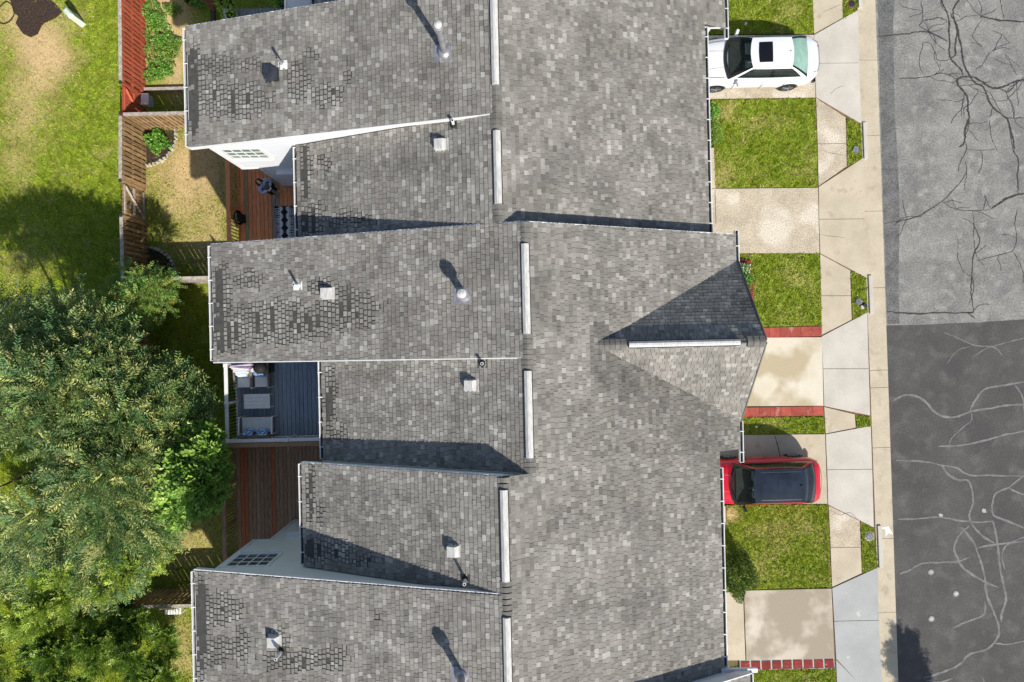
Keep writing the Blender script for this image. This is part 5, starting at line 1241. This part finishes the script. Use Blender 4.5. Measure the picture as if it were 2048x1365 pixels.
    # wheels
    for x in wheels:
        for s in (1, -1):
            y = s * (W / 2 - .1)
            w = B(MB().tube([(x, y - .1, wb_r), (x, y + .1, wb_r)], wb_r, 26), 'wheel', 'tyre')
            yo = y + s * .101
            rm = MB().tube([(x, yo - s * .02, wb_r), (x, yo + s * .004, wb_r)], wb_r * .68, 22)
            B(rm, 'rim', 'dark_metal', w)
            sp = MB()
            for k in range(5):
                a = k * 2 * math.pi / 5 + .3
                sp.bar((x, yo + s * .008, wb_r), (x + math.cos(a) * wb_r * .66, yo + s * .008, wb_r + math.sin(a) * wb_r * .66), .05, .02)
            sp.tube([(x, yo, wb_r), (x, yo + s * .02, wb_r)], .05, 10); B(sp, 'spokes', 'rim', w)
            arch = MB(); av = []
            for k in range(13):
                a = math.pi * k / 12
                for rr in (wb_r + .01, wb_r + .055): av.append((x + math.cos(a) * rr, s * (W / 2 + .001), wb_r + math.sin(a) * rr * .95))
            arch.add(av, [(2 * k, 2 * k + 1, 2 * k + 3, 2 * k + 2) for k in range(12)]); B(arch, 'wheel_arch', 'car_black')
    # mirrors, handles, lamps, bumper lines
    for s in (1, -1):
        m = MB(); mx = bxf + .42; m.box((mx, s * (bw + .18), bz + .05), (.12, .22, .13), Matrix.Rotation(s * -.35, 3, 'Z'), taper=.8); m.bar((mx - .02, s * (bw - .04), bz), (mx, s * (bw + .12), bz + .03), .05, .04)
        B(m, 'side_mirror', paint if mirror == 'paint' else 'car_black')
        for hx in (-.1, .85): B(MB().box((hx, s * (np.interp(hx, px_, hw_) * .985), .78), (.16, .03, .03)), 'door_handle', paint)
        xr = Lc / 2 - .1; B(MB().add([(xr - .28, s * np.interp(xr - .28, px_, hw_) * .975, .76), (xr + .06, s * np.interp(xr + .06, px_, hw_) * .9, .74), (xr + .06, s * np.interp(xr + .06, px_, hw_) * .9, .84), (xr - .28, s * np.interp(xr - .28, px_, hw_) * .965, .83)], [(0, 1, 2, 3)]), 'tail_lamp', 'tail_light')
        xf = -Lc / 2 + .12; B(MB().box((xf, s * np.interp(xf, px_, hw_) * .75, .66), (.16, .3, .1)), 'headlamp', 'vent_metal')
    B(MB().box((Lc / 2 - .02, 0, .34), (.1, W * .78, .16)), 'rear_bumper', 'car_black')
    B(MB().box((Lc / 2 + .001, 0, .62), (.02, .5, .13)), 'number_plate', 'furn_white')
    # panel gaps, creases and wipers
    def gap(pts, nm='panel_gap', w=.014, mat='dark_metal'):
        g2 = MB(); q = catmull(pts, 5)
        for a_, b_ in zip(q[:-1], q[1:]): g2.bar(a_, b_, w, .006)
        B(g2, nm, mat, body)
    dkz = lambda x, f=0: float(np.interp(x, px_, dk_)) + .006
    xt = bxr + .16
    gap([(xt + .0, -.62, dkz(xt) - .02), (xt + .2, -.5, dkz(xt + .2)), (xt + .27, 0, dkz(xt + .27)), (xt + .2, .5, dkz(xt + .2)), (xt, .62, dkz(xt) - .02)])
    for s in (-1, 1):
        gap([(bxf - .05, s * .7, dkz(bxf - .05) - .015), (bxf - .5, s * .68, dkz(bxf - .5) - .02), (bxf - .95, s * .6, dkz(bxf - .95) - .03)])
        gap([(bxf + .05, s * .3, dkz(bxf) + .002), (bxf - .5, s * .34, dkz(bxf - .5)), (bxf - .9, s * .36, dkz(bxf - .9) - .004)], 'bonnet_crease', .01, 'galv')
        for xd in (bxf + .35, bxf + 1.45, bxf + 2.3):
            hw = float(np.interp(xd, px_, hw_)); sh = float(np.interp(xd, px_, sh_)); gap([(xd, s * (hw * .95 + .004), sh), (xd, s * (hw + .004), .5 + .3 * (sh - .5)), (xd, s * (hw + .002), .32)])
        w0 = curve('front', .5 - s * .12, .06); w1 = curve('front', .5 - s * .12 - .3 * s * .9, .16); gap([w0 + Vector((-.015, 0, .02)), w1 + Vector((-.015, 0, .02))], 'wiper', .016, 'car_black')
    # inside: dashboard, seats, wheel
    B(MB().box((bxf + .3, 0, bz + .05), (.4, bw * 1.55, .06)), 'dashboard', 'dash')
    B(MB().box(((bxf + bxr) / 2 + .02, 0, bz + .02), ((bxr - bxf) * .93, bw * 1.86, .035)), 'cabin_floor', 'dash')
    for s in (1, -1):
        B(MB().box((bxf + .92, s * .33, bz + .06), (.42, .42, .06)).box((bxf + 1.18, s * .33, bz + .15), (.12, .42, .26), Matrix.Rotation(.2, 3, 'Y')).box((bxf + 1.26, s * .33, bz + .3), (.08, .22, .1)), 'seat', 'seat_grey')
    B(MB().box((bxf + 1.85, 0, bz + .06), (.4, 1.1, .06)).box((bxf + 2.1, 0, bz + .13), (.1, 1.1, .2), Matrix.Rotation(.2, 3, 'Y')), 'rear_seat', 'seat_grey')
    pts = [(bxf + .62 + .06 * math.sin(a), -.36 + .18 * math.cos(a), bz + .16 + .12 * math.sin(a)) for a in np.linspace(0, 2 * math.pi, 16)]
    B(MB().tube(pts, .014, 6, cap=False), 'steering_wheel', 'black')
    return e
# white fastback sedan
prof = [(-2.44, .4, .6, .5), (-2.36, .66, .67, .55), (-2.1, .86, .78, .64), (-1.5, .92, .9, .76), (-.95, .93, .97, .85), (0, .93, .96, .88), (1.2, .93, .97, .9), (1.75, .915, 1.03, .92), (2.05, .87, 1.05, .9), (2.22, .79, 1.02, .86), (2.33, .68, .97, .8), (2.4, .52, .9, .74), (2.44, .32, .75, .62)]
wc = P(1640, 122, .9)
car('white fastback sedan with a dark sunroof in the driveway', 'sedan', (wc.x - 2.42, 10.66, 0), math.radians(0), 'paint_white', 4.88, 1.86, prof,
    (-1.2, 1.95, .8, .95), (-.38, 1.15, .56, 1.4), (-1.45, 1.38), 'rear_glass', (.18, .5, .16, .84))
prof2 = [(-2.12, .55, .7, .55), (-2.05, .72, .78, .6), (-1.8, .84, .9, .7), (-1.3, .89, 1.0, .8), (-.9, .9, 1.05, .88), (0, .9, 1.03, .92), (1.2, .9, 1.04, .95), (1.65, .88, 1.06, .95), (1.88, .83, 1.05, .9), (2.0, .74, 1.0, .84), (2.07, .62, .92, .76), (2.1, .48, .84, .7), (2.12, .34, .7, .6)]
rc = P(1644, 968, .9)
car('red hatchback with a blue-black glass roof in the driveway', 'hatchback', (rc.x - 2.1, -5.66, 0), math.radians(0), 'paint_red', 4.24, 1.8, prof2,
    (-1.38, 1.76, .79, 1.02), (-.72, 1.1, .64, 1.52), (-1.3, 1.25), 'panel_glass', None, True, 'black', .32)

# ============================================================ TREES AND SHRUBS
def limb_tubes(base, tips, r0, seed):
    r = random.Random(seed); mb = MB()
    for tip, rr in tips:
        a, b = Vector(base), Vector(tip); m1 = a.lerp(b, .35) + Vector((r.uniform(-.2, .2), r.uniform(-.2, .2), .05)); b.z -= .45; m2 = a.lerp(b, .7) + Vector((r.uniform(-.2, .2), r.uniform(-.2, .2), .05))
        mb.tube([a, m1, m2, b], [r0 * .55, r0 * .4, r0 * .25, .015], 7)
    return mb
def tree(label, name, base, clumps, spray_n, tones, leaf, aspect, twig, pairs, seed, trunk_r=.16, group='trees in the back yards', droop=.25, cat='tree', flat=.5, limbs=True):
    """clumps: list of (centre, radius); sprays radiate from every clump's shell, leaflets in pairs along each twig"""
    e = thing(name, label, cat, tuple(base), 0, group); r = np.random.default_rng(seed); base = Vector(base)
    cz = sum(c[2] for c, _ in clumps) / len(clumps); cxm = sum(c[0] for c, _ in clumps) / len(clumps); cym = sum(c[1] for c, _ in clumps) / len(clumps)
    fork = base + (Vector((cxm, cym, cz)) - base) * .35
    t = MB(); t.tube([base - Vector((0, 0, .1)), base + (fork - base) * .5 + Vector((.06, .04, 0)), fork], [trunk_r * 1.25, trunk_r, trunk_r * .8], 10)
    trunk = t.build('trunk', MT['bark'], e, True)
    idx = r.choice(len(clumps), min(len(clumps), 26), replace=False)
    if limbs: limb_tubes(fork, [(clumps[i][0], clumps[i][1]) for i in idx], trunk_r, seed).build('limbs', MT['bark'], trunk, True)
    C = np.array([c for c, _ in clumps]); R = np.array([q for _, q in clumps]); ctr0 = np.array([cxm, cym, cz - 1.0])
    k = r.choice(len(clumps), spray_n, p=R ** 2 / (R ** 2).sum())
    d = r.normal(size=(spray_n, 3)); d[:, 2] = np.abs(d[:, 2]) * flat + .02; outw = C[k] - ctr0; outw /= np.linalg.norm(outw, axis=1)[:, None] + 1e-6
    d /= np.linalg.norm(d, axis=1)[:, None]; d = d + outw * .55; d /= np.linalg.norm(d, axis=1)[:, None]
    start = C[k] + d * (R[k] * r.uniform(.15, .95, spray_n))[:, None]
    tl = twig * r.uniform(.6, 1.25, spray_n); tip_dir = d + np.array([0, 0, -droop])[None, :] * r.uniform(.3, 1.2, spray_n)[:, None] + r.normal(size=(spray_n, 3)) * .25
    tip_dir /= np.linalg.norm(tip_dir, axis=1)[:, None]
    up = np.array([0, 0, 1.0])[None, :] + r.normal(size=(spray_n, 3)) * .35; side = np.cross(tip_dir, up); side /= np.linalg.norm(side, axis=1)[:, None] + 1e-9
    nrm = np.cross(side, tip_dir); shade = r.uniform(.72, 1.25, spray_n) ; tn = np.array(tones)[r.integers(0, len(tones), spray_n)]
    Vs, Ts = [], []
    for j in range(pairs):
        s = (j + .6) / pairs; p = start + tip_dir * (tl * s)[:, None] - nrm * 0 + np.array([0, 0, -.12])[None, :] * (s * s * droop)
        for sg in (-1, 1):
            ld = side * sg * .8 + tip_dir * .65 + nrm * r.uniform(-.1, .25, spray_n)[:, None] + r.normal(size=(spray_n, 3)) * .18; ld /= np.linalg.norm(ld, axis=1)[:, None]
            Lf = leaf * (1.1 - .5 * abs(s - .45)) * r.uniform(.8, 1.2, spray_n); W = Lf * aspect; sd = np.cross(ld, nrm + r.normal(size=(spray_n, 3)) * .2); sd /= np.linalg.norm(sd, axis=1)[:, None] + 1e-9
            a = p; b = p + ld * Lf[:, None]; m = p + ld * (Lf * .5)[:, None]; up2 = nrm * (W * .22)[:, None]
            Vs.append(np.stack([a, m + sd * (W * .5)[:, None] + up2, b, m - sd * (W * .5)[:, None] + up2], 1)); Ts.append(tn * (shade * r.uniform(.85, 1.15, spray_n))[:, None])
    ob('crown', np_mesh('crown', np.concatenate(Vs), LF, 4, MT['leaf'], np.concatenate(Ts)), e)
    w = .005; tw = np.stack([start - side * w, start + side * w, start + tip_dir * tl[:, None]], 1)
    ob('twigs', np_mesh('twigs', tw, [(0, 1, 2)], 3, MT['leaf'], np.tile(np.array([S(150, 138, 84)]), (spray_n, 1)) * r.uniform(.7, 1.2, spray_n)[:, None]), e)
    return e
def dome(outline_px, zc, zh, n, rad, seed, zmin=-1.5, jitter=.35, tilt=0.0):
    """clump centres under a dome over a measured outline"""
    r = np.random.default_rng(seed); pts = np.array(outline_px, float); c = pts.mean(0); out = []
    while len(out) < n:
        a = r.integers(0, len(pts)); b = (a + 1) % len(pts); t = r.uniform(); rim = pts[a] * (1 - t) + pts[b] * t; s = math.sqrt(r.uniform()) * .97
        q = c + (rim - c) * s; z = zc + zh * (1 - s * s) * r.uniform(.75, 1.08) * (1 - tilt * (q[0] - c[0]) / 250) + r.normal() * jitter * .4
        w = P(q[0], q[1], max(z, zmin)); out.append(((w.x, w.y, w.z), rad * r.uniform(.7, 1.25)))
    return out
T_LOC = [S(140, 158, 92), S(114, 140, 80), S(168, 178, 104), S(92, 122, 72), S(200, 202, 126), S(126, 156, 86), S(100, 138, 88)]
out1 = [(-160, 640), (-60, 615), (60, 600), (150, 610), (230, 625), (290, 690), (340, 750), (385, 790), (405, 850), (385, 900), (345, 950), (335, 1010), (315, 1060), (300, 1120), (240, 1180), (120, 1200), (0, 1190), (-160, 1200)]
tree('large spreading tree with feathery olive green leaves beside the blue deck', 'locust_tree', (P(130, 900, 0).x, P(130, 900, 0).y, ZG), dome(out1, 1.5, 2.7, 190, .7, 5, tilt=.5), 8000, T_LOC, .165, .3, .8, 9, 41, .24)
tree('broad-leaved bright green tree between the large tree and the dark deck', 'maple_tree', (P(395, 960, -1).x, P(395, 960, -1).y, ZG), dome([(350, 880), (420, 870), (438, 900), (432, 960), (425, 1000), (395, 1050), (350, 1040), (335, 960)], 2.7, 1.2, 26, .45, 6), 1200, [S(144, 178, 78), S(124, 160, 66), S(166, 194, 94), S(104, 142, 58)], .17, .75, .4, 3, 42, .08)
tree('glossy leaved shrub growing over the cross fence', 'crape_myrtle', (P(285, 600, -1).x, P(285, 600, -1).y, ZG), dome([(225, 580), (250, 545), (290, 535), (330, 560), (352, 590), (335, 620), (300, 645), (250, 640), (225, 610)], .3, 1.5, 34, .4, 7), 900, [S(116, 156, 70), S(92, 134, 58), S(142, 174, 88), S(156, 160, 76)], .085, .55, .42, 6, 43, .07)
tree('lime green feathery tree under the large tree', 'cypress_tree', (P(130, 1160, 0).x, P(130, 1160, 0).y, ZG), dome([(-60, 1120), (60, 1130), (180, 1140), (300, 1080), (335, 1090), (320, 1130), (250, 1190), (150, 1235), (50, 1260), (-60, 1265)], .5, 2.2, 46, .42, 8, jitter=1.2), 3000, [S(170, 190, 78), S(150, 176, 64), S(188, 204, 100), S(128, 158, 56)], .12, .4, .42, 7, 44, .12, flat=1.2, droop=.1)
tree('yellow green feathery tree at the bottom corner beside the lowest house', 'cypress_tree', (P(150, 1330, -1).x, P(150, 1330, -1).y, ZG), dome([(-80, 1300), (20, 1280), (120, 1262), (220, 1225), (300, 1210), (330, 1240), (345, 1300), (340, 1365), (330, 1450), (100, 1480), (-80, 1460)], -.6, 2.4, 80, .4, 9, jitter=1.2), 6500, [S(124, 154, 56), S(98, 132, 48), S(152, 176, 74), S(78, 110, 40)], .11, .42, .36, 7, 45, .12, flat=1.2, droop=.1, limbs=False)
tree('street tree standing beyond the bottom edge by the road', 'street_tree', (18.3, -18.4, -.1), [((18.3 + .12 * math.cos(k * 2.4), -18.2 + .9 * math.sin(k * 2.4) * (k % 5) / 4, 4.4 + .5 * math.sin(k)), .26) for k in range(24)], 800, T_LOC, .14, .4, .6, 8, 46, .16, group=None)  # unseen tree, crown narrowed so its shadow falls only on the asphalt

# shrubs and ground plants in front
def shrub(label, px, py, z, rad, n, size, tones, seed, name='shrub', group=None, aspect=.6):
    c = P(px, py, z + rad[2] * .8); e = thing(name, label, 'shrub' if name == 'shrub' else 'plant', (c.x, c.y, z), 0, group)
    foliage_ball(e, (c.x, c.y, z + rad[2] * .7), rad, n, size, tones, seed, aspect)
    s = MB()
    for k in range(5): s.tube([(c.x, c.y, z - .02), (c.x + rad[0] * .5 * math.cos(k * 1.3), c.y + rad[1] * .5 * math.sin(k * 1.3), z + rad[2] * .9)], [.02, .006], 6)
    s.build('stems', MT['bark'], e); return e
shrub('round clipped shrub against the house below the red car', 1474, 1145, 0, (.66, .98, .85), 7000, .07, [S(104, 126, 50), S(84, 108, 42), S(134, 150, 66), S(66, 92, 36)], 61)
shrub('light green shrub beside the square lawn by the white car', 1424, 222, 0, (.3, .3, .35), 420, .08, G_BRIGHT, 62)
shrub('dark green shrub under the eave beside the square lawn', 1428, 265, 0, (.38, .55, .4), 800, .07, G_MID, 63)
for i, (px, py) in enumerate(((1488, 540), (1492, 560), (1484, 580))):
    shrub(['variegated plant in the brick-edged bed, topmost', 'leafy plant in the brick-edged bed, middle one', 'leafy plant in the brick-edged bed, lowest'][i], px, py, 0, (.3, .26, .28), 330, .09, G_BRIGHT if i else [S(200, 208, 180), S(140, 178, 90), S(110, 158, 70)], 64 + i, 'bed_plant', 'plants in the brick-edged bed')
# brick edging of the front bed
be_ = thing('brick_edging', 'reddish brick edging of the front plant bed', 'edging', pt(1497, 560, 0)); first = None
path = [(1478, 522), (1488, 521), (1497, 524), (1499, 533), (1499, 545)] + [(1499 + .3 * k, 560 + 5.2 * k) for k in range(10)]
for i, (x, y) in enumerate(path):
    p = P(x, y, .03)
    if first is None: first = MB().box((0, 0, 0), (.2, .1, .08)).build('brick', MT['paver_dark'], be_, world_space=False); o_ = first
    else: o_ = copy_to(first, be_)
    o_.location = p - Vector(be_.location); o_.rotation_euler = (random.uniform(-.2, .2), 0, random.uniform(-.3, .3))
struct('plant_bed', MB().prism(pw([(1465, 522), (1496, 524), (1500, 610), (1465, 612)]), -.05, .012), MT['mulch'], 'mulched front plant bed inside the brick edging')
# garden greenery inside the red fence
GL = ['leafy garden plant nearest the top edge, against the red fence', 'broad leafy garden plant in the middle of the red fence bed', 'leafy garden plant against the red fence, halfway down', 'leafy garden plant in the thick of the bed, towards the house', 'widest leafy plant low in the red fence bed',
      'small leafy plant beside bare soil, halfway down the bed', 'lowest leafy plant against the red fence', 'leafy plant above the pale timber border', 'narrow leafy plant nearest the house gutter', 'second leafy garden plant from the top along the red fence', 'leafy plant beside the terracotta pot at the top edge', 'leafy plant in bare soil at the top of the bed']
k = 0
for px, py, rx, ry in ((305, 20, .5, .5), (318, 62, .6, .55), (310, 95, .5, .4), (330, 85, .5, .4), (318, 130, .6, .4), (340, 105, .4, .4), (305, 150, .45, .35), (330, 142, .4, .3), (350, 88, .3, .35), (312, 40, .45, .4), (395, 5, .45, .3), (345, 20, .4, .3)):
    k += 1
    shrub(GL[k - 1], px, py, ZG, (rx, ry, .22), 520, .08, G_BRIGHT if k % 3 else G_MID, 80 + k, 'garden_plant', 'leafy plants inside the red fence')
o_ = MB().bx(P(429, 30, ZG).x - .07, P(429, 30, ZG).x + .07, P(430, 62, ZG).y, P(430, -10, ZG).y, ZG, ZG + .22).build('timber_border', MT['wood_dark']); tag(o_, 'grey timber border between soil bed and small green lawn', 'border')
o_ = MB().bx(P(292, 178, ZG).x, P(380, 178, ZG).x, P(300, 182, ZG).y - .07, P(300, 182, ZG).y + .07, ZG, ZG + .2).build('timber_border', MT['wood_grey']); tag(o_, 'pale timber border at the foot of the leafy garden', 'border')
# stone edged beds in the dry yard
def stone_bed(label, arc, fill, mat='mulch'):
    e = thing('stone_edging', label, 'edging', pt(arc[0][0], arc[0][1], ZG), 0, 'stone edgings of the yard beds'); P3 = catmull([P(x, y, ZG) for x, y in arc], 8); first = None
    L_ = 0; last = P3[0]
    for p in P3:
        if (p - last).length < .13 and p is not P3[0]: continue
        last = p
        if first is None:
            first = MB().box((0, 0, .05), (.15, .12, .12), taper=.75).build('stone', MT['stone'], e, world_space=False); o = first
        else: o = copy_to(first, e)
        o.location = p - Vector(e.location); o.rotation_euler = (0, 0, random.uniform(0, 3)); s = random.uniform(.75, 1.25); o.scale = (s, s * random.uniform(.8, 1.1), random.uniform(.8, 1.2))
    struct('plant_bed', MB().prism(pw(fill, ZG), ZG - .04, ZG + .03), MT[mat], 'mulch inside the ' + label)
stone_bed('curved pale stone edging of the planted corner bed', [(352, 262), (353, 280), (345, 300), (330, 318), (312, 328), (294, 332)], [(292, 262), (352, 262), (353, 280), (345, 300), (330, 318), (312, 328), (294, 332)])
stone_bed('curved stone edging of the shaded bed near the shrub', [(305, 496), (322, 502), (340, 516), (350, 535), (356, 556)], [(296, 496), (305, 496), (322, 502), (340, 516), (350, 535), (356, 562), (296, 562)])
shrub('bright green plant in the stone-edged corner bed', 314, 282, ZG, (.5, .5, .3), 700, .12, G_BRIGHT, 99, 'bed_plant')
# ============================================================ SMALL THINGS
def lid(label, px, py, r, mat, ring=None, z=0):
    c = P(px, py, z); o = MB().tube([c - Vector((0, 0, .05)), c + Vector((0, 0, .02)), c + Vector((0, 0, .028))], [r, r, r * .92], 22).build('meter_lid', MT[mat]); tag(o, label, 'lid', 'meter lids by the kerb')
    MB().tube([c, c + Vector((0, 0, .033))], r * .7, 18).build('lid_plate', MT[mat], o)
    for k in range(8): MB().box((c.x + r * .8 * math.cos(k * .785), c.y + r * .8 * math.sin(k * .785), .03), (.02, .02, .016)).build('bolt', MT['dark_metal'], o)
    if ring: MB().tube([c - Vector((0, 0, .06)), c + Vector((0, 0, .008))], r * 1.22, 22).build('collar', MT[ring], o)
lid('black round meter lid in the grass wedge at the top edge', 1703, 8, .13, 'lid_black', 'terracotta')
lid('grey round meter lid in the grass wedge below the red car', 1739, 1073, .16, 'lid_grey', 'stone')
def rock(label, px, py, r, mat, seed, name='flat_stone'):
    q = random.Random(seed); c = P(px, py, 0); pts = [(c.x + r * q.uniform(.65, 1.1) * math.cos(a), c.y + r * q.uniform(.65, 1.1) * math.sin(a)) for a in np.linspace(0, 2 * math.pi, 10)[:-1]]
    v = [(x, y, -.02) for x, y in pts] + [(c.x + (x - c.x) * .8, c.y + (y - c.y) * .8, .05 + q.uniform(0, .015)) for x, y in pts]; n = len(pts)
    o = MB().add(v, [tuple(range(n, 2 * n))] + [(i, (i + 1) % n, (i + 1) % n + n, i + n) for i in range(n)]).build(name, MT[mat]); tag(o, label, 'stone'); return o
rock('pale grey flat stone in the grass wedge below the white car', 1711, 300, .19, 'lid_grey', 1)
rock('grey flat stone among rubble in a grass wedge', 1717, 603, .17, 'lid_grey', 2); rock('small dark stone beside the grey stone in the grass wedge', 1729, 611, .12, 'lid_black', 3); rock('small tan stone beside the dark stone in the grass wedge', 1724, 615, .1, 'stone', 4)
up_ = P(140, 30, ZG + .5); o_ = thing('utility_pedestal', 'pale green utility pedestal standing in the open lawn', 'pedestal', (up_.x + .1, up_.y, ZG), 0)
MB().box((up_.x + .1, up_.y - .05, ZG + .38), (.24, .5, .76), Matrix.Rotation(.7, 3, 'Z'), taper=.85).build('cabinet', MT['pedestal'], o_)
MB().box((up_.x + .1, up_.y - .05, ZG + .79), (.25, .5, .07), Matrix.Rotation(.7, 3, 'Z'), taper=.6).build('cap', MT['pedestal'], o_)
o_ = MB().tube(catmull([P(x, y, ZG + .04) for x, y in ((-10, 40), (6, 48), (20, 42), (28, 28), (24, 12), (12, 4), (-4, 18), (-14, 30))], 6), .022, 6).build('garden_hose', MT['hose']); tag(o_, 'dark hose lying in a loop on the lawn corner', 'hose')
e = thing('plastic_bench', 'white plastic crate chair against the dark cross fence', 'chair', tuple(P(342, 1221, ZG)))
bc = P(346, 1220, ZG + .45)
for kk in range(6): MB().box((bc.x - .3 + kk * .12, bc.y, bc.z), (.09, .4, .03)).build('slat', MT['furn_white'], e)
for sx in (-.32, .32):
    for sy in (-.17, .17): MB().box((bc.x + sx, bc.y + sy, ZG + .22), (.05, .05, .44)).build('leg', MT['furn_white'], e)
MB().box((bc.x, bc.y + .2, bc.z + .22), (.7, .04, .4)).build('backrest', MT['furn_white'], e)
e = thing('plastic_bench', 'white plastic box by the red gate in the shade', 'box', tuple(P(303, 210, ZG)))
bc = P(301, 206, ZG); MB().box((bc.x, bc.y, ZG + .2), (.3, .45, .4), taper=.9).build('body', MT['vent_metal'], e); MB().box((bc.x, bc.y, ZG + .42), (.32, .46, .04)).build('lid', MT['furn_white'], e)
# small sprinkler heads in two lawns
for px, py, lab in ((1512, 854, 'tiny white sprinkler head in the narrow lawn strip'), (1491, 49, 'tiny white sprinkler head in the shade of the white car')):
    c = P(px, py, 0); o_ = MB().tube([c - Vector((0, 0, .03)), c + Vector((0, 0, .07)), c + Vector((0, 0, .085))], [.045, .045, .03], 12).build('sprinkler_head', MT['furn_white']); tag(o_, lab, 'sprinkler')
